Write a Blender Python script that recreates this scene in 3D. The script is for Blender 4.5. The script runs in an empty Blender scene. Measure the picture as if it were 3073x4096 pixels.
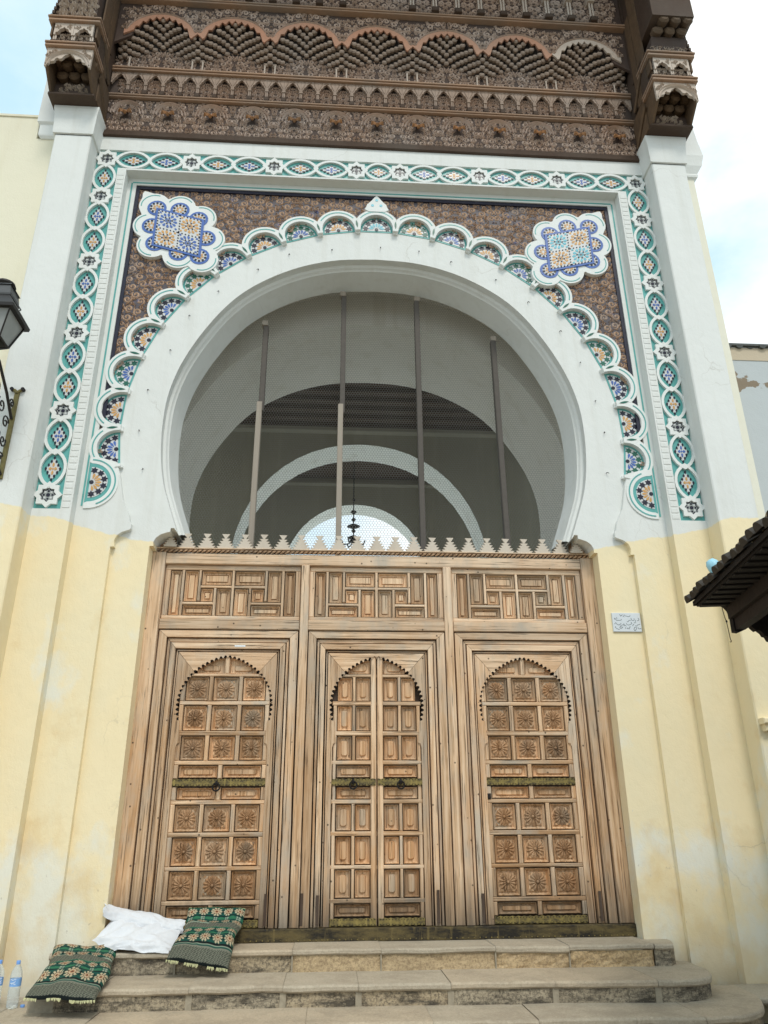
import bpy, math, random
from mathutils import Matrix, Vector, noise as mnoise
from mathutils.geometry import tessellate_polygon

random.seed(7)
PI = math.pi
scene = bpy.context.scene

# ------------------------------------------------------------------ camera
CAM = Vector((-0.4573, -7.4797, 0.9494))
yaw, pitch, roll = 0.0687, 0.3924, -0.0072
fw = Vector((math.sin(yaw)*math.cos(pitch), math.cos(yaw)*math.cos(pitch), math.sin(pitch)))
r0 = Vector((math.cos(yaw), -math.sin(yaw), 0))
u0 = r0.cross(fw)
rt = math.cos(roll)*r0 + math.sin(roll)*u0
up = -math.sin(roll)*r0 + math.cos(roll)*u0
cd = bpy.data.cameras.new('camera')
cam = bpy.data.objects.new('camera', cd)
scene.collection.objects.link(cam)
cam.matrix_world = Matrix(((rt.x, up.x, -fw.x, CAM.x), (rt.y, up.y, -fw.y, CAM.y), (rt.z, up.z, -fw.z, CAM.z), (0, 0, 0, 1)))
cd.sensor_fit = 'VERTICAL'
cd.sensor_height = 36.0
cd.lens = 36.0*3050.22/4096.0
cd.clip_start = 0.05
cd.clip_end = 500
scene.camera = cam

# ------------------------------------------------------------------ world, sun, exposure
SUN_EL, SUN_AZ = math.radians(52), math.radians(12)
world = bpy.data.worlds.new('World')
scene.world = world
world.use_nodes = True
wt = world.node_tree
wt.nodes.clear()
def wn(t, **k):
    n = wt.nodes.new(t)
    for a, b in k.items():
        setattr(n, a, b)
    return n
sky = wn('ShaderNodeTexSky')
sky.sky_type = 'NISHITA'
sky.sun_disc = False
sky.sun_elevation = SUN_EL
sky.sun_rotation = PI + SUN_AZ
sky.air_density = 1.2
sky.dust_density = 2.0
tc = wn('ShaderNodeTexCoord')
mp = wn('ShaderNodeMapping')
mp.inputs['Scale'].default_value = (1.0, 1.0, 1.9)
mp.inputs['Location'].default_value = (7.63, 4.58, 3.73)
nz = wn('ShaderNodeTexNoise')
nz.inputs['Scale'].default_value = 2.6
nz.inputs['Detail'].default_value = 7
nz.inputs['Roughness'].default_value = 0.55
rp = wn('ShaderNodeValToRGB')
rp.color_ramp.elements[0].position = 0.36
rp.color_ramp.elements[1].position = 0.58
n2 = wn('ShaderNodeTexNoise')
n2.inputs['Scale'].default_value = 1.1
n2.inputs['Detail'].default_value = 3
cl = wn('ShaderNodeValToRGB')
cl.color_ramp.elements[0].position = 0.35
cl.color_ramp.elements[0].color = (7.2, 9.1, 10.4, 1)
cl.color_ramp.elements[1].position = 0.6
cl.color_ramp.elements[1].color = (12.6, 12.7, 12.3, 1)
thin = wn('ShaderNodeMixRGB')
thin.inputs[0].default_value = 0.8
thin.inputs[2].default_value = (7.0, 10.0, 11.6, 1)
mx = wn('ShaderNodeMixRGB')
bg = wn('ShaderNodeBackground')
bg.inputs['Strength'].default_value = 0.092
ow = wn('ShaderNodeOutputWorld')
L = wt.links.new
L(tc.outputs['Generated'], mp.inputs['Vector'])
L(mp.outputs['Vector'], nz.inputs['Vector'])
L(mp.outputs['Vector'], n2.inputs['Vector'])
L(nz.outputs['Fac'], rp.inputs['Fac'])
L(n2.outputs['Fac'], cl.inputs['Fac'])
L(sky.outputs['Color'], thin.inputs[1])
L(rp.outputs['Color'], mx.inputs[0])
L(thin.outputs['Color'], mx.inputs[1])
L(cl.outputs['Color'], mx.inputs[2])
L(mx.outputs['Color'], bg.inputs['Color'])
L(bg.outputs['Background'], ow.inputs['Surface'])

sd = bpy.data.lights.new('sun', 'SUN')
sd.energy = 1.5
sd.angle = math.radians(14)
sd.color = (1.0, 0.945, 0.86)
sun = bpy.data.objects.new('sun', sd)
scene.collection.objects.link(sun)
sdir = Vector((math.sin(SUN_AZ)*math.cos(SUN_EL), -math.cos(SUN_AZ)*math.cos(SUN_EL), math.sin(SUN_EL)))
sun.rotation_euler = sdir.to_track_quat('Z', 'Y').to_euler()
sun.location = sdir*40
vs = scene.view_settings
vs.view_transform = 'Standard'
vs.look = 'None'
vs.gamma = 1
vs.exposure = 0.2
vs.use_curve_mapping = False
scene.cycles.max_bounces = 8
scene.cycles.diffuse_bounces = 5

# ------------------------------------------------------------------ object helpers
COL = scene.collection
WM = {}
def link(o, parent=None, M=None):
    M = M or Matrix.Identity(4)
    COL.objects.link(o)
    WM[o.name] = M
    if parent is not None:
        o.parent = parent
        o.matrix_parent_inverse = WM[parent.name].inverted()
    o.matrix_basis = M
    return o
def tag(o, label=None, cat=None, group=None, kind=None):
    for k, v in (('label', label), ('category', cat), ('group', group), ('kind', kind)):
        if v:
            o[k] = v
    return o
def empty(name, loc, label, cat, group=None, rz=0):
    o = bpy.data.objects.new(name, None)
    o.empty_display_size = 0.2
    link(o, None, Matrix.Translation(loc) @ Matrix.Rotation(rz, 4, 'Z'))
    return tag(o, label, cat, group)
def T(x, y, z):
    return Matrix.Translation((x, y, z))
def RY(a):
    return Matrix.Rotation(a, 4, 'Y')
def RZ(a):
    return Matrix.Rotation(a, 4, 'Z')
def RX(a):
    return Matrix.Rotation(a, 4, 'X')

class MB:
    def __init__(s):
        s.v = []; s.f = []; s.m = []; s.mi = 0
    def add(s, vs_, fs):
        b = len(s.v)
        s.v.extend([tuple(p) for p in vs_])
        for f in fs:
            s.f.append(tuple(i+b for i in f)); s.m.append(s.mi)
        return s
    def box(s, x0, x1, y0, y1, z0, z1):
        return s.add([(x0,y0,z0),(x1,y0,z0),(x1,y1,z0),(x0,y1,z0),(x0,y0,z1),(x1,y0,z1),(x1,y1,z1),(x0,y1,z1)],
                     [(0,1,5,4),(1,2,6,5),(2,3,7,6),(3,0,4,7),(4,5,6,7),(3,2,1,0)])
    def cbox(s, x0, x1, y0, y1, z0, z1, c=0.006):      # front edges chamfered
        c = min(c, (x1-x0)*.4, (z1-z0)*.4)
        return s.add([(x0,y1,z0),(x1,y1,z0),(x1,y1,z1),(x0,y1,z1),
                      (x0,y0+c,z0),(x1,y0+c,z0),(x1,y0+c,z1),(x0,y0+c,z1),
                      (x0+c,y0,z0+c),(x1-c,y0,z0+c),(x1-c,y0,z1-c),(x0+c,y0,z1-c)],
                     [(8,9,10,11),(4,5,9,8),(5,6,10,9),(6,7,11,10),(7,4,8,11),(0,1,5,4),(1,2,6,5),(2,3,7,6),(3,0,4,7),(3,2,1,0)])
    def steps(s, x0, x1, z0, z1, prof, back=None):      # nested rectangles: prof = [(inset, y), ...]
        vs_ = []
        for i, y in prof:
            vs_ += [(x0+i,y,z0+i),(x1-i,y,z0+i),(x1-i,y,z1-i),(x0+i,y,z1-i)]
        fs = []
        n = len(prof)
        for k in range(n-1):
            a, b = 4*k, 4*k+4
            for j in range(4):
                fs.append((a+j, a+(j+1) % 4, b+(j+1) % 4, b+j))
        fs.append(tuple(4*(n-1)+j for j in range(4)))
        return s.add(vs_, fs)
    def prism(s, loops, y0, y1, back=False, sides=True, holes_sides=True):
        # loops: list of [(x,z)...]; first outer, others holes; front at y0
        fl = [p for lp in loops for p in lp]
        tris = tessellate_polygon([[Vector((p[0], p[1], 0)) for p in lp] for lp in loops])
        n = len(fl)
        vs_ = [(p[0], y0, p[1]) for p in fl]
        fs = []
        for t in tris:
            a, b, c = (fl[i] for i in t)
            ar = (b[0]-a[0])*(c[1]-a[1])-(b[1]-a[1])*(c[0]-a[0])
            fs.append(tuple(t) if ar > 0 else tuple(reversed(t)))
        if sides:
            vs_ += [(p[0], y1, p[1]) for p in fl]
            o = 0
            for li, lp in enumerate(loops):
                m = len(lp)
                area = sum(lp[i][0]*lp[(i+1) % m][1]-lp[(i+1) % m][0]*lp[i][1] for i in range(m))
                ccw = area > 0
                if li > 0:
                    ccw = not ccw
                for i in range(m):
                    a, b = o+i, o+(i+1) % m
                    fs.append((a, a+n, b+n, b) if ccw else (a, b, b+n, a+n))
                o += m
            if back:
                for t in list(fs[:len(tris)]):
                    fs.append(tuple(i+n for i in reversed(t)))
        return s.add(vs_, fs)
    def tube(s, pts, r, n=6, cap=True):
        pts = [Vector(p) for p in pts]
        rr = r if isinstance(r, (list, tuple)) else [r]*len(pts)
        vs_ = []
        ref = Vector((0.31, 0.2, 0.93))
        for i, p in enumerate(pts):
            d = (pts[min(i+1, len(pts)-1)]-pts[max(i-1, 0)])
            d = d.normalized() if d.length > 1e-9 else Vector((0, 0, 1))
            a = d.cross(ref)
            if a.length < 1e-4:
                a = d.cross(Vector((1, 0, 0)))
            a.normalize()
            b = d.cross(a)
            for k in range(n):
                t = 2*PI*k/n
                vs_.append(p + rr[i]*(math.cos(t)*a+math.sin(t)*b))
        fs = []
        for i in range(len(pts)-1):
            for k in range(n):
                fs.append((i*n+k, i*n+(k+1) % n, (i+1)*n+(k+1) % n, (i+1)*n+k))
        if cap:
            fs.append(tuple(range(n-1, -1, -1)))
            fs.append(tuple((len(pts)-1)*n+k for k in range(n)))
        return s.add(vs_, fs)
    def lathe(s, prof, n=20, c=(0, 0, 0), sweep=2*PI, start=0):
        full = abs(sweep-2*PI) < 1e-6
        m = n if full else n+1
        vs_ = []
        for r, z in prof:
            for k in range(m):
                t = start+sweep*k/n
                vs_.append((c[0]+r*math.cos(t), c[1]+r*math.sin(t), c[2]+z))
        fs = []
        for i in range(len(prof)-1):
            for k in range(n):
                k2 = (k+1) % m
                fs.append((i*m+k, i*m+k2, (i+1)*m+k2, (i+1)*m+k))
        return s.add(vs_, fs)
    def grid(s, fn, nu, nv, closed_u=False):
        vs_ = [fn(i/nu, j/nv) for j in range(nv+1) for i in range(nu+1)]
        fs = []
        for j in range(nv):
            for i in range(nu):
                a = j*(nu+1)+i
                fs.append((a, a+1, a+nu+2, a+nu+1))
        return s.add(vs_, fs)
    def mesh(s, name, mats, smooth=False):
        me = bpy.data.meshes.new(name)
        me.from_pydata(s.v, [], s.f)
        if not isinstance(mats, (list, tuple)):
            mats = [mats]
        for m in mats:
            me.materials.append(m)
        if len(mats) > 1:
            me.polygons.foreach_set('material_index', s.m)
        if smooth:
            me.polygons.foreach_set('use_smooth', [True]*len(me.polygons))
        me.update()
        return me
    def build(s, name, mats, parent=None, M=None, smooth=False):
        o = bpy.data.objects.new(name, s.mesh(name, mats, smooth))
        return link(o, parent, M)
def inst(me, name, parent=None, M=None):
    return link(bpy.data.objects.new(name, me), parent, M)

def catmull(pts, k=4):
    out = []
    n = len(pts)
    for i in range(n-1):
        p0 = pts[max(i-1, 0)]; p1 = pts[i]; p2 = pts[i+1]; p3 = pts[min(i+2, n-1)]
        for j in range(k):
            t = j/k
            out.append(tuple(0.5*((2*p1[a])+(-p0[a]+p2[a])*t+(2*p0[a]-5*p1[a]+4*p2[a]-p3[a])*t*t+(-p0[a]+3*p1[a]-3*p2[a]+p3[a])*t**3) for a in range(len(p1))))
    out.append(tuple(pts[-1]))
    return out

# ------------------------------------------------------------------ materials
class N:
    def __init__(s, name, rough=0.6, spec=0.5):
        s.mat = bpy.data.materials.new(name)
        s.mat.use_nodes = True
        s.t = s.mat.node_tree
        s.b = s.t.nodes['Principled BSDF']
        s.b.inputs['Roughness'].default_value = rough
        s.b.inputs['Specular IOR Level'].default_value = spec
        s._pos = None
    def n(s, typ, **k):
        nd = s.t.nodes.new(typ)
        for a, b in k.items():
            setattr(nd, a, b)
        return nd
    def l(s, a, b):
        s.t.links.new(a, b)
    def pos(s):
        if s._pos is None:
            s._pos = s.n('ShaderNodeNewGeometry').outputs['Position']
        return s._pos
    def map(s, scale, vec=None, loc=(0, 0, 0)):
        m = s.n('ShaderNodeMapping')
        m.inputs['Scale'].default_value = scale if isinstance(scale, tuple) else (scale,)*3
        m.inputs['Location'].default_value = loc
        s.l(vec or s.pos(), m.inputs['Vector'])
        return m.outputs['Vector']
    def noise(s, scale, detail=4, rough=0.55, vec=None, loc=(0, 0, 0), dist=0.0):
        nd = s.n('ShaderNodeTexNoise')
        nd.inputs['Scale'].default_value = 1.0
        nd.inputs['Detail'].default_value = detail
        nd.inputs['Roughness'].default_value = rough
        nd.inputs['Distortion'].default_value = dist
        s.l(s.map(scale, vec, loc), nd.inputs['Vector'])
        return nd.outputs['Fac']
    def voro(s, scale, feat='F1', vec=None):
        nd = s.n('ShaderNodeTexVoronoi')
        nd.feature = feat
        nd.inputs['Scale'].default_value = 1.0
        s.l(s.map(scale, vec), nd.inputs['Vector'])
        return nd.outputs['Distance']
    def ramp(s, fac, stops, interp='LINEAR'):
        nd = s.n('ShaderNodeValToRGB')
        cr = nd.color_ramp
        cr.interpolation = interp
        while len(cr.elements) < len(stops):
            cr.elements.new(0.5)
        for e, (p, c) in zip(cr.elements, stops):
            e.position = p
            e.color = (c, c, c, 1) if isinstance(c, (int, float)) else (c[0], c[1], c[2], 1)
        s.l(fac, nd.inputs['Fac'])
        return nd.outputs['Color']
    def mix(s, fac, a, b, mode='MIX'):
        nd = s.n('ShaderNodeMixRGB')
        nd.blend_type = mode
        for inp, v in ((0, fac), (1, a), (2, b)):
            if hasattr(v, 'links') or hasattr(v, 'is_linked'):
                s.l(v, nd.inputs[inp])
            elif inp == 0:
                nd.inputs[0].default_value = v
            else:
                nd.inputs[inp].default_value = (v[0], v[1], v[2], 1)
        return nd.outputs['Color']
    def math(s, op, a, b=0.0, c=None):
        nd = s.n('ShaderNodeMath')
        nd.operation = op
        for i, v in enumerate((a, b, c)):
            if v is None:
                continue
            if isinstance(v, (int, float)):
                nd.inputs[i].default_value = v
            else:
                s.l(v, nd.inputs[i])
        return nd.outputs[0]
    def sep(s, vec=None):
        nd = s.n('ShaderNodeSeparateXYZ')
        s.l(vec or s.pos(), nd.inputs[0])
        return nd.outputs
    def maprange(s, v, a, b, c, d, smooth=False):
        nd = s.n('ShaderNodeMapRange')
        if smooth:
            nd.interpolation_type = 'SMOOTHSTEP'
        s.l(v, nd.inputs['Value'])
        for i, x in zip(('From Min', 'From Max', 'To Min', 'To Max'), (a, b, c, d)):
            if isinstance(x, (int, float)):
                nd.inputs[i].default_value = x
            else:
                s.l(x, nd.inputs[i])
        return nd.outputs[0]
    def bump(s, h, strength=0.3, dist=0.01):
        nd = s.n('ShaderNodeBump')
        nd.inputs['Strength'].default_value = strength
        nd.inputs['Distance'].default_value = dist
        s.l(h, nd.inputs['Height'])
        s.l(nd.outputs['Normal'], s.b.inputs['Normal'])
    def color(s, c):
        if isinstance(c, (tuple, list)):
            s.b.inputs['Base Color'].default_value = (c[0], c[1], c[2], 1)
        else:
            s.l(c, s.b.inputs['Base Color'])
    def rand(s):
        return s.n('ShaderNodeObjectInfo').outputs['Random']

def m_facade():
    m = N('facade_paint', 0.75, 0.25)
    x, y, z = m.sep()
    ax = m.math('ABSOLUTE', x)
    b = m.maprange(ax, 2.35, 3.8, 3.74, 3.965)
    b = m.math('ADD', b, m.math('MULTIPLY', m.math('SUBTRACT', m.noise((1.6, 1.6, 0.6), 2), 0.5), 0.16))
    b = m.math('ADD', b, m.math('MULTIPLY', m.math('SUBTRACT', m.noise((14, 14, 9), 3), 0.5), 0.05))
    up_ = m.maprange(m.math('SUBTRACT', z, b), -0.007, 0.010, 0, 1, True)
    white = m.mix(m.noise((0.9, 0.9, 0.5), 4), (0.685, 0.70, 0.675), (0.755, 0.77, 0.745))
    streak = m.ramp(m.noise((9, 9, 0.35), 4, 0.6), [(0.5, 0.0), (0.8, 1.0)])
    white = m.mix(m.math('MULTIPLY', streak, 0.40), white, (0.58, 0.575, 0.52))
    yel = m.mix(m.noise((0.7, 0.7, 0.5), 4), (0.84, 0.70, 0.435), (0.855, 0.75, 0.515))
    yel = m.mix(m.ramp(m.noise((1.1, 1.1, 0.9), 5, 0.6, loc=(4, 1, 2)), [(0.45, 0.0), (0.75, 0.5)]), yel, (0.74, 0.70, 0.52))
    # worn, damp foot of the wall
    low = m.maprange(z, -0.4, 1.5, 1.0, 0.0)
    n1 = m.noise((1.5, 1.5, 1.1), 5, 0.6, loc=(9, 0, 3))
    wr = m.ramp(m.math('ADD', n1, m.math('MULTIPLY', low, 0.24)), [(0.575, 0.0), (0.70, 1.0)])
    yel = m.mix(m.math('MULTIPLY', wr, 0.85), yel, (0.76, 0.765, 0.69))
    n2_ = m.noise((2.2, 2.2, 1.7), 5, 0.62, loc=(2, 7, 5))
    st = m.ramp(m.math('ADD', n2_, m.math('MULTIPLY', low, 0.22)), [(0.62, 0.0), (0.80, 1.0)])
    yel = m.mix(m.math('MULTIPLY', st, 0.55), yel, (0.68, 0.49, 0.23))
    low2 = m.maprange(z, -0.35, 0.9, 1.0, 0.0)
    yel = m.mix(m.math('MULTIPLY', m.math('MULTIPLY', low2, m.noise((3, 3, 2.4), 5)), 0.55), yel, (0.62, 0.50, 0.29))
    col = m.mix(up_, yel, white)
    warp = m.n('ShaderNodeVectorMath'); warp.operation = 'ADD'
    nv = m.n('ShaderNodeTexNoise'); nv.inputs['Scale'].default_value = 2.5; nv.inputs['Detail'].default_value = 5
    m.l(m.pos(), nv.inputs['Vector'])
    sc_ = m.n('ShaderNodeVectorMath'); sc_.operation = 'SCALE'; sc_.inputs['Scale'].default_value = 0.55
    m.l(nv.outputs['Color'], sc_.inputs[0]); m.l(m.pos(), warp.inputs[0]); m.l(sc_.outputs[0], warp.inputs[1])
    crk = m.ramp(m.voro(0.9, 'DISTANCE_TO_EDGE', warp.outputs[0]), [(0.0, 1.0), (0.007, 0.0)])
    crk = m.math('MULTIPLY', crk, m.ramp(m.noise((0.8, 0.8, 0.8), 3, loc=(3, 8, 1)), [(0.52, 0.0), (0.62, 0.3)]))
    col = m.mix(crk, col, (0.30, 0.26, 0.2))
    edg = m.maprange(m.math('ABSOLUTE', m.math('SUBTRACT', ax, 3.592)), 0.0, 0.05, 0.22, -0.2)
    edg = m.math('ADD', edg, m.maprange(z, -0.4, 1.4, 0.14, -0.3))
    ech = m.ramp(m.math('ADD', edg, m.noise((16, 16, 10), 5, 0.7, loc=(1, 6, 2))), [(0.70, 0.0), (0.73, 0.85)])
    col = m.mix(ech, col, (0.70, 0.70, 0.66))
    chip = m.ramp(m.noise((9, 9, 7), 5, 0.7, loc=(5, 5, 5)), [(0.70, 0.0), (0.72, 0.55)])
    col = m.mix(chip, col, (0.66, 0.655, 0.61))
    sp = m.ramp(m.noise((22, 22, 16), 3, 0.5, loc=(1, 1, 1)), [(0.71, 0.0), (0.74, 1.0)])
    col = m.mix(m.math('MULTIPLY', sp, m.math('MULTIPLY', low, 0.55)), col, (0.25, 0.2, 0.15))
    m.color(col)
    h = m.math('ADD', m.math('MULTIPLY', m.noise((2.2, 2.2, 1.8), 3), 1.6), m.math('MULTIPLY', m.noise((7, 7, 5), 5, 0.6), 1.0))
    h = m.math('ADD', h, m.math('MULTIPLY', m.noise(70, 3), 0.16))
    m.bump(h, 0.42, 0.018)
    m.b.inputs['Roughness'].default_value = 0.85
    return m.mat

def m_plain_plaster(name, c1, c2, rough=0.8, patch=None, top=None, stain=(0.45, 0.4, 0.3)):
    m = N(name, rough, 0.2)
    col = m.mix(m.noise((0.8, 0.8, 0.6), 5), c1, c2)
    s_ = m.ramp(m.noise((4, 4, 0.3), 4, 0.65), [(0.52, 0.0), (0.85, 0.55)])
    col = m.mix(s_, col, stain)
    if patch:
        x, y, z = m.sep()
        w = m.maprange(m.math('ABSOLUTE', m.math('SUBTRACT', z, top)), 0.0, 0.34, 0.12, -0.30)
        p = m.ramp(m.math('ADD', m.noise((2.6, 2.6, 2.6), 6, 0.66, loc=(3, 2, 0)), w), [(0.56, 0.0), (0.575, 1.0)])
        col = m.mix(p, col, patch)
    m.color(col)
    m.bump(m.math('ADD', m.noise((4, 4, 4), 4), m.math('MULTIPLY', m.noise(60, 3), 0.25)), 0.5, 0.015)
    return m.mat

def m_wood(name, vertical=True, tone=None, dark=1.0):
    m = N(name, 0.72, 0.25)
    g = (34, 34, 1.1) if vertical else (1.1, 34, 34)
    g2 = (90, 90, 2.2) if vertical else (2.2, 90, 90)
    rnd = m.rand()
    cb = m.n('ShaderNodeCombineXYZ')
    for i in range(3):
        m.l(m.math('MULTIPLY', rnd, 7.3+3*i), cb.inputs[i])
    va = m.n('ShaderNodeVectorMath')
    m.l(m.pos(), va.inputs[0]); m.l(cb.outputs[0], va.inputs[1])
    v = va.outputs[0]
    gr = m.noise(g, 5, 0.6, vec=v, dist=0.6)
    fine = m.noise(g2, 3, 0.6, vec=v)
    d = dark
    col = m.ramp(gr, [(0.24, (0.17*d, 0.095*d, 0.05*d)), (0.38, (0.45*d, 0.285*d, 0.16*d)), (0.50, (0.66*d, 0.455*d, 0.285*d)), (0.70, (0.79*d, 0.60*d, 0.42*d))])
    pz = m.sep()[2]
    pale = m.math('MULTIPLY', m.maprange(pz, 1.6, 3.6, 0.0, 0.55), m.maprange(m.noise((1.2, 1.2, 0.9), 3, 0.5, loc=(6, 6, 6)), 0.35, 0.6, 0.3, 1.0))
    col = m.mix(pale, col, (0.79*d, 0.635*d, 0.48*d))
    big = m.noise((1.7, 1.7, 0.7), 4, 0.6, vec=v)
    oran = m.math('MULTIPLY', m.ramp(big, [(0.44, 0.0), (0.66, 0.75)]), m.maprange(pz, 0.3, 3.3, 1.0, 0.45))
    col = m.mix(oran, col, (0.50*d, 0.27*d, 0.12*d))
    gry = m.ramp(m.noise((2.4, 2.4, 1.0), 5, 0.65, vec=v, loc=(8, 3, 1)), [(0.48, 0.0), (0.68, 0.75)])
    col = m.mix(gry, col, (0.44*d, 0.40*d, 0.335*d))
    # each board has its own tone
    tone_ = m.ramp(m.math('FRACT', m.math('MULTIPLY', rnd, 13.7)), [(0.0, 0.76), (0.45, 1.0), (1.0, 1.15)])
    col = m.mix(1.0, col, tone_, 'MULTIPLY')
    crack = m.ramp(fine, [(0.34, 0.0), (0.41, 1.0)])
    col = m.mix(m.math('MULTIPLY', m.math('SUBTRACT', 1.0, crack), 0.75), col, (0.075, 0.045, 0.025))
    holes = m.ramp(m.voro(8, vec=v), [(0.055, 1.0), (0.09, 0.0)])
    col = m.mix(m.math('MULTIPLY', holes, 0.85), col, (0.04, 0.025, 0.015))
    x, y, z = m.sep()
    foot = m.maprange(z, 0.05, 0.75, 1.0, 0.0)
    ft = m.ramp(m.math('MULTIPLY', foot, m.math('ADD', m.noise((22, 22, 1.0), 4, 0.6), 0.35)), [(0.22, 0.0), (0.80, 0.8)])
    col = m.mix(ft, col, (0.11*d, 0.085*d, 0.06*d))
    if tone:
        col = m.mix(1.0, col, tone, 'MULTIPLY')
    m.color(col)
    m.bump(m.math('ADD', m.math('MULTIPLY', gr, 0.7), m.math('MULTIPLY', crack, 0.5)), 0.5, 0.006)
    return m.mat

def m_cedar(name, c_hi, c_lo, c_grey=(0.24, 0.21, 0.18)):
    m = N(name, 0.8, 0.2)
    n1 = m.noise((12, 12, 9), 5, 0.65)
    col = m.mix(n1, c_lo, c_hi)
    col = m.mix(m.ramp(m.noise((1.3, 1.3, 1.1), 4, 0.6, loc=(5, 2, 8)), [(0.42, 0.0), (0.7, 0.65)]), col, c_grey)
    m.color(col)
    m.bump(m.noise((60, 60, 40), 4, 0.6), 0.5, 0.008)
    return m.mat

def m_tile(name, c, var=0.25, rough=0.32, craze=True):
    m = N(name, rough, 0.3)
    n1 = m.noise(9, 3)
    lo = tuple(k*(1-var) for k in c)
    hi = tuple(min(1, k*(1+var)) for k in c)
    col = m.mix(n1, lo, hi)
    dirt = m.ramp(m.noise(38, 4, 0.65), [(0.58, 0.0), (0.75, 0.3)])
    col = m.mix(dirt, col, (0.30, 0.28, 0.23))
    m.color(col)
    m.bump(m.noise(45, 2), 0.15, 0.004)
    return m.mat

def m_stone(name, base, dark, warm, scale=1.0, blot=0.6, grit=0.6):
    m = N(name, 0.85, 0.25)
    n1 = m.noise((3*scale,)*3, 6, 0.62)
    col = m.mix(n1, base, tuple(k*0.8 for k in base))
    rnd = m.rand()
    col = m.mix(m.ramp(rnd, [(0.0, 0.0), (0.5, 0.1), (1.0, 0.75)]), col, warm)
    sp = m.ramp(m.noise((48, 48, 48), 5, 0.75), [(0.44, 0.0), (0.62, 1.0)])
    col = m.mix(m.math('MULTIPLY', sp, grit), col, dark)
    bl = m.ramp(m.noise((2.6, 2.6, 11), 7, 0.75, loc=(3, 3, 3)), [(0.45, 0.0), (0.60, blot)])
    col = m.mix(bl, col, dark)
    li = m.ramp(m.noise((75, 75, 75), 3, 0.7, loc=(7, 1, 3)), [(0.60, 0.0), (0.72, 0.6)])
    col = m.mix(li, col, tuple(min(0.8, k*1.35) for k in base))
    m.color(col)
    m.bump(m.math('ADD', m.noise(24, 5, 0.65), m.math('MULTIPLY', m.noise(110, 3, 0.7), 0.5)), 0.7, 0.012)
    return m.mat

def m_simple(name, c, rough=0.5, metal=0.0, var=0.2, bump=0.0, scale=20):
    m = N(name, rough, 0.4)
    m.b.inputs['Metallic'].default_value = metal
    m.color(m.mix(m.noise(scale, 4, 0.6), tuple(k*(1-var) for k in c), tuple(min(1, k*(1+var)) for k in c)))
    if bump:
        m.bump(m.noise(scale*2, 4, 0.6), bump, 0.01)
    return m.mat

FACADE = m_facade()
WALL_L = m_plain_plaster('cream_wall_plaster', (0.73, 0.69, 0.53), (0.79, 0.755, 0.61), stain=(0.62, 0.56, 0.40))
PIER = m_plain_plaster('pier_plaster', (0.74, 0.71, 0.58), (0.78, 0.77, 0.67), stain=(0.66, 0.62, 0.5))
WALL_R = m_plain_plaster('peeling_wall_plaster', (0.46, 0.50, 0.515), (0.52, 0.555, 0.565), patch=(0.25, 0.20, 0.145), top=6.18, stain=(0.42, 0.42, 0.38))
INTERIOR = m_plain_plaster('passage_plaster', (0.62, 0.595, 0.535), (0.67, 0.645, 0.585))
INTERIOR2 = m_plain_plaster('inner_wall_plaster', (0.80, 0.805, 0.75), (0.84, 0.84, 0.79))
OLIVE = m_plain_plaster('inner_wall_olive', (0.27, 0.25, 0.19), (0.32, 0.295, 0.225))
WOOD_V = m_wood('weathered_wood_upright', True)
WOOD_H = m_wood('weathered_wood_level', False)
WOOD_P = m_wood('weathered_wood_panel', True, tone=(0.97, 0.90, 0.82))
WOOD_U = m_wood('weathered_wood_upper_panel', True, tone=(0.97, 0.93, 0.87))
WOOD_D = m_wood('weathered_wood_rosette', True, tone=(0.60, 0.52, 0.45))
WOOD_G = m_plain_plaster('silvered_wood', (0.52, 0.45, 0.37), (0.64, 0.57, 0.48), stain=(0.40, 0.33, 0.26))
POST_LT = m_plain_plaster('pale_post_wood', (0.29, 0.25, 0.205), (0.38, 0.335, 0.28), stain=(0.12, 0.095, 0.075))
POST_DK = m_simple('grey_post_wood', (0.095, 0.083, 0.072), 0.8, bump=0.3)
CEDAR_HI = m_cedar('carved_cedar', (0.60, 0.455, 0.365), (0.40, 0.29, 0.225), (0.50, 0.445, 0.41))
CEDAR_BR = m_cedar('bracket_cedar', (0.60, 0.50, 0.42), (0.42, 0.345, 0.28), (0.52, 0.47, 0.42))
CEDAR_LO = m_cedar('shaded_cedar_ground', (0.105, 0.07, 0.055), (0.06, 0.04, 0.033), (0.08, 0.07, 0.065))  # same cedar coloured dark, as shade between the raised carving
CEDAR_RAIL = m_cedar('cedar_rail', (0.42, 0.27, 0.18), (0.30, 0.19, 0.125))
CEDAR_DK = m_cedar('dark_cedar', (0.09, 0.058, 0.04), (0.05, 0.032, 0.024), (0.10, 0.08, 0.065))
CEDAR_CHEEK = m_cedar('cheek_cedar', (0.20, 0.125, 0.07), (0.06, 0.04, 0.027), (0.09, 0.072, 0.055))
ORANGE_BAND = m_cedar('orange_painted_cedar', (0.54, 0.28, 0.18), (0.38, 0.20, 0.13), (0.36, 0.25, 0.19))
FLOWER = m_cedar('orange_flower_cedar', (0.50, 0.25, 0.11), (0.30, 0.15, 0.07), (0.24, 0.16, 0.1))
MUQ = m_cedar('muqarnas_cedar', (0.50, 0.385, 0.30), (0.16, 0.115, 0.09), (0.28, 0.24, 0.21))
TURQ = m_tile('turquoise_glaze', (0.115, 0.38, 0.36), 0.3)
CYAN = m_tile('light_blue_glaze', (0.14, 0.48, 0.58), 0.2)
BLUE = m_tile('blue_glaze', (0.075, 0.15, 0.42), 0.35)
NAVY = m_tile('black_glaze', (0.018, 0.018, 0.035), 0.3)
GREEN = m_tile('dark_green_glaze', (0.02, 0.12, 0.085), 0.3)
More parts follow.
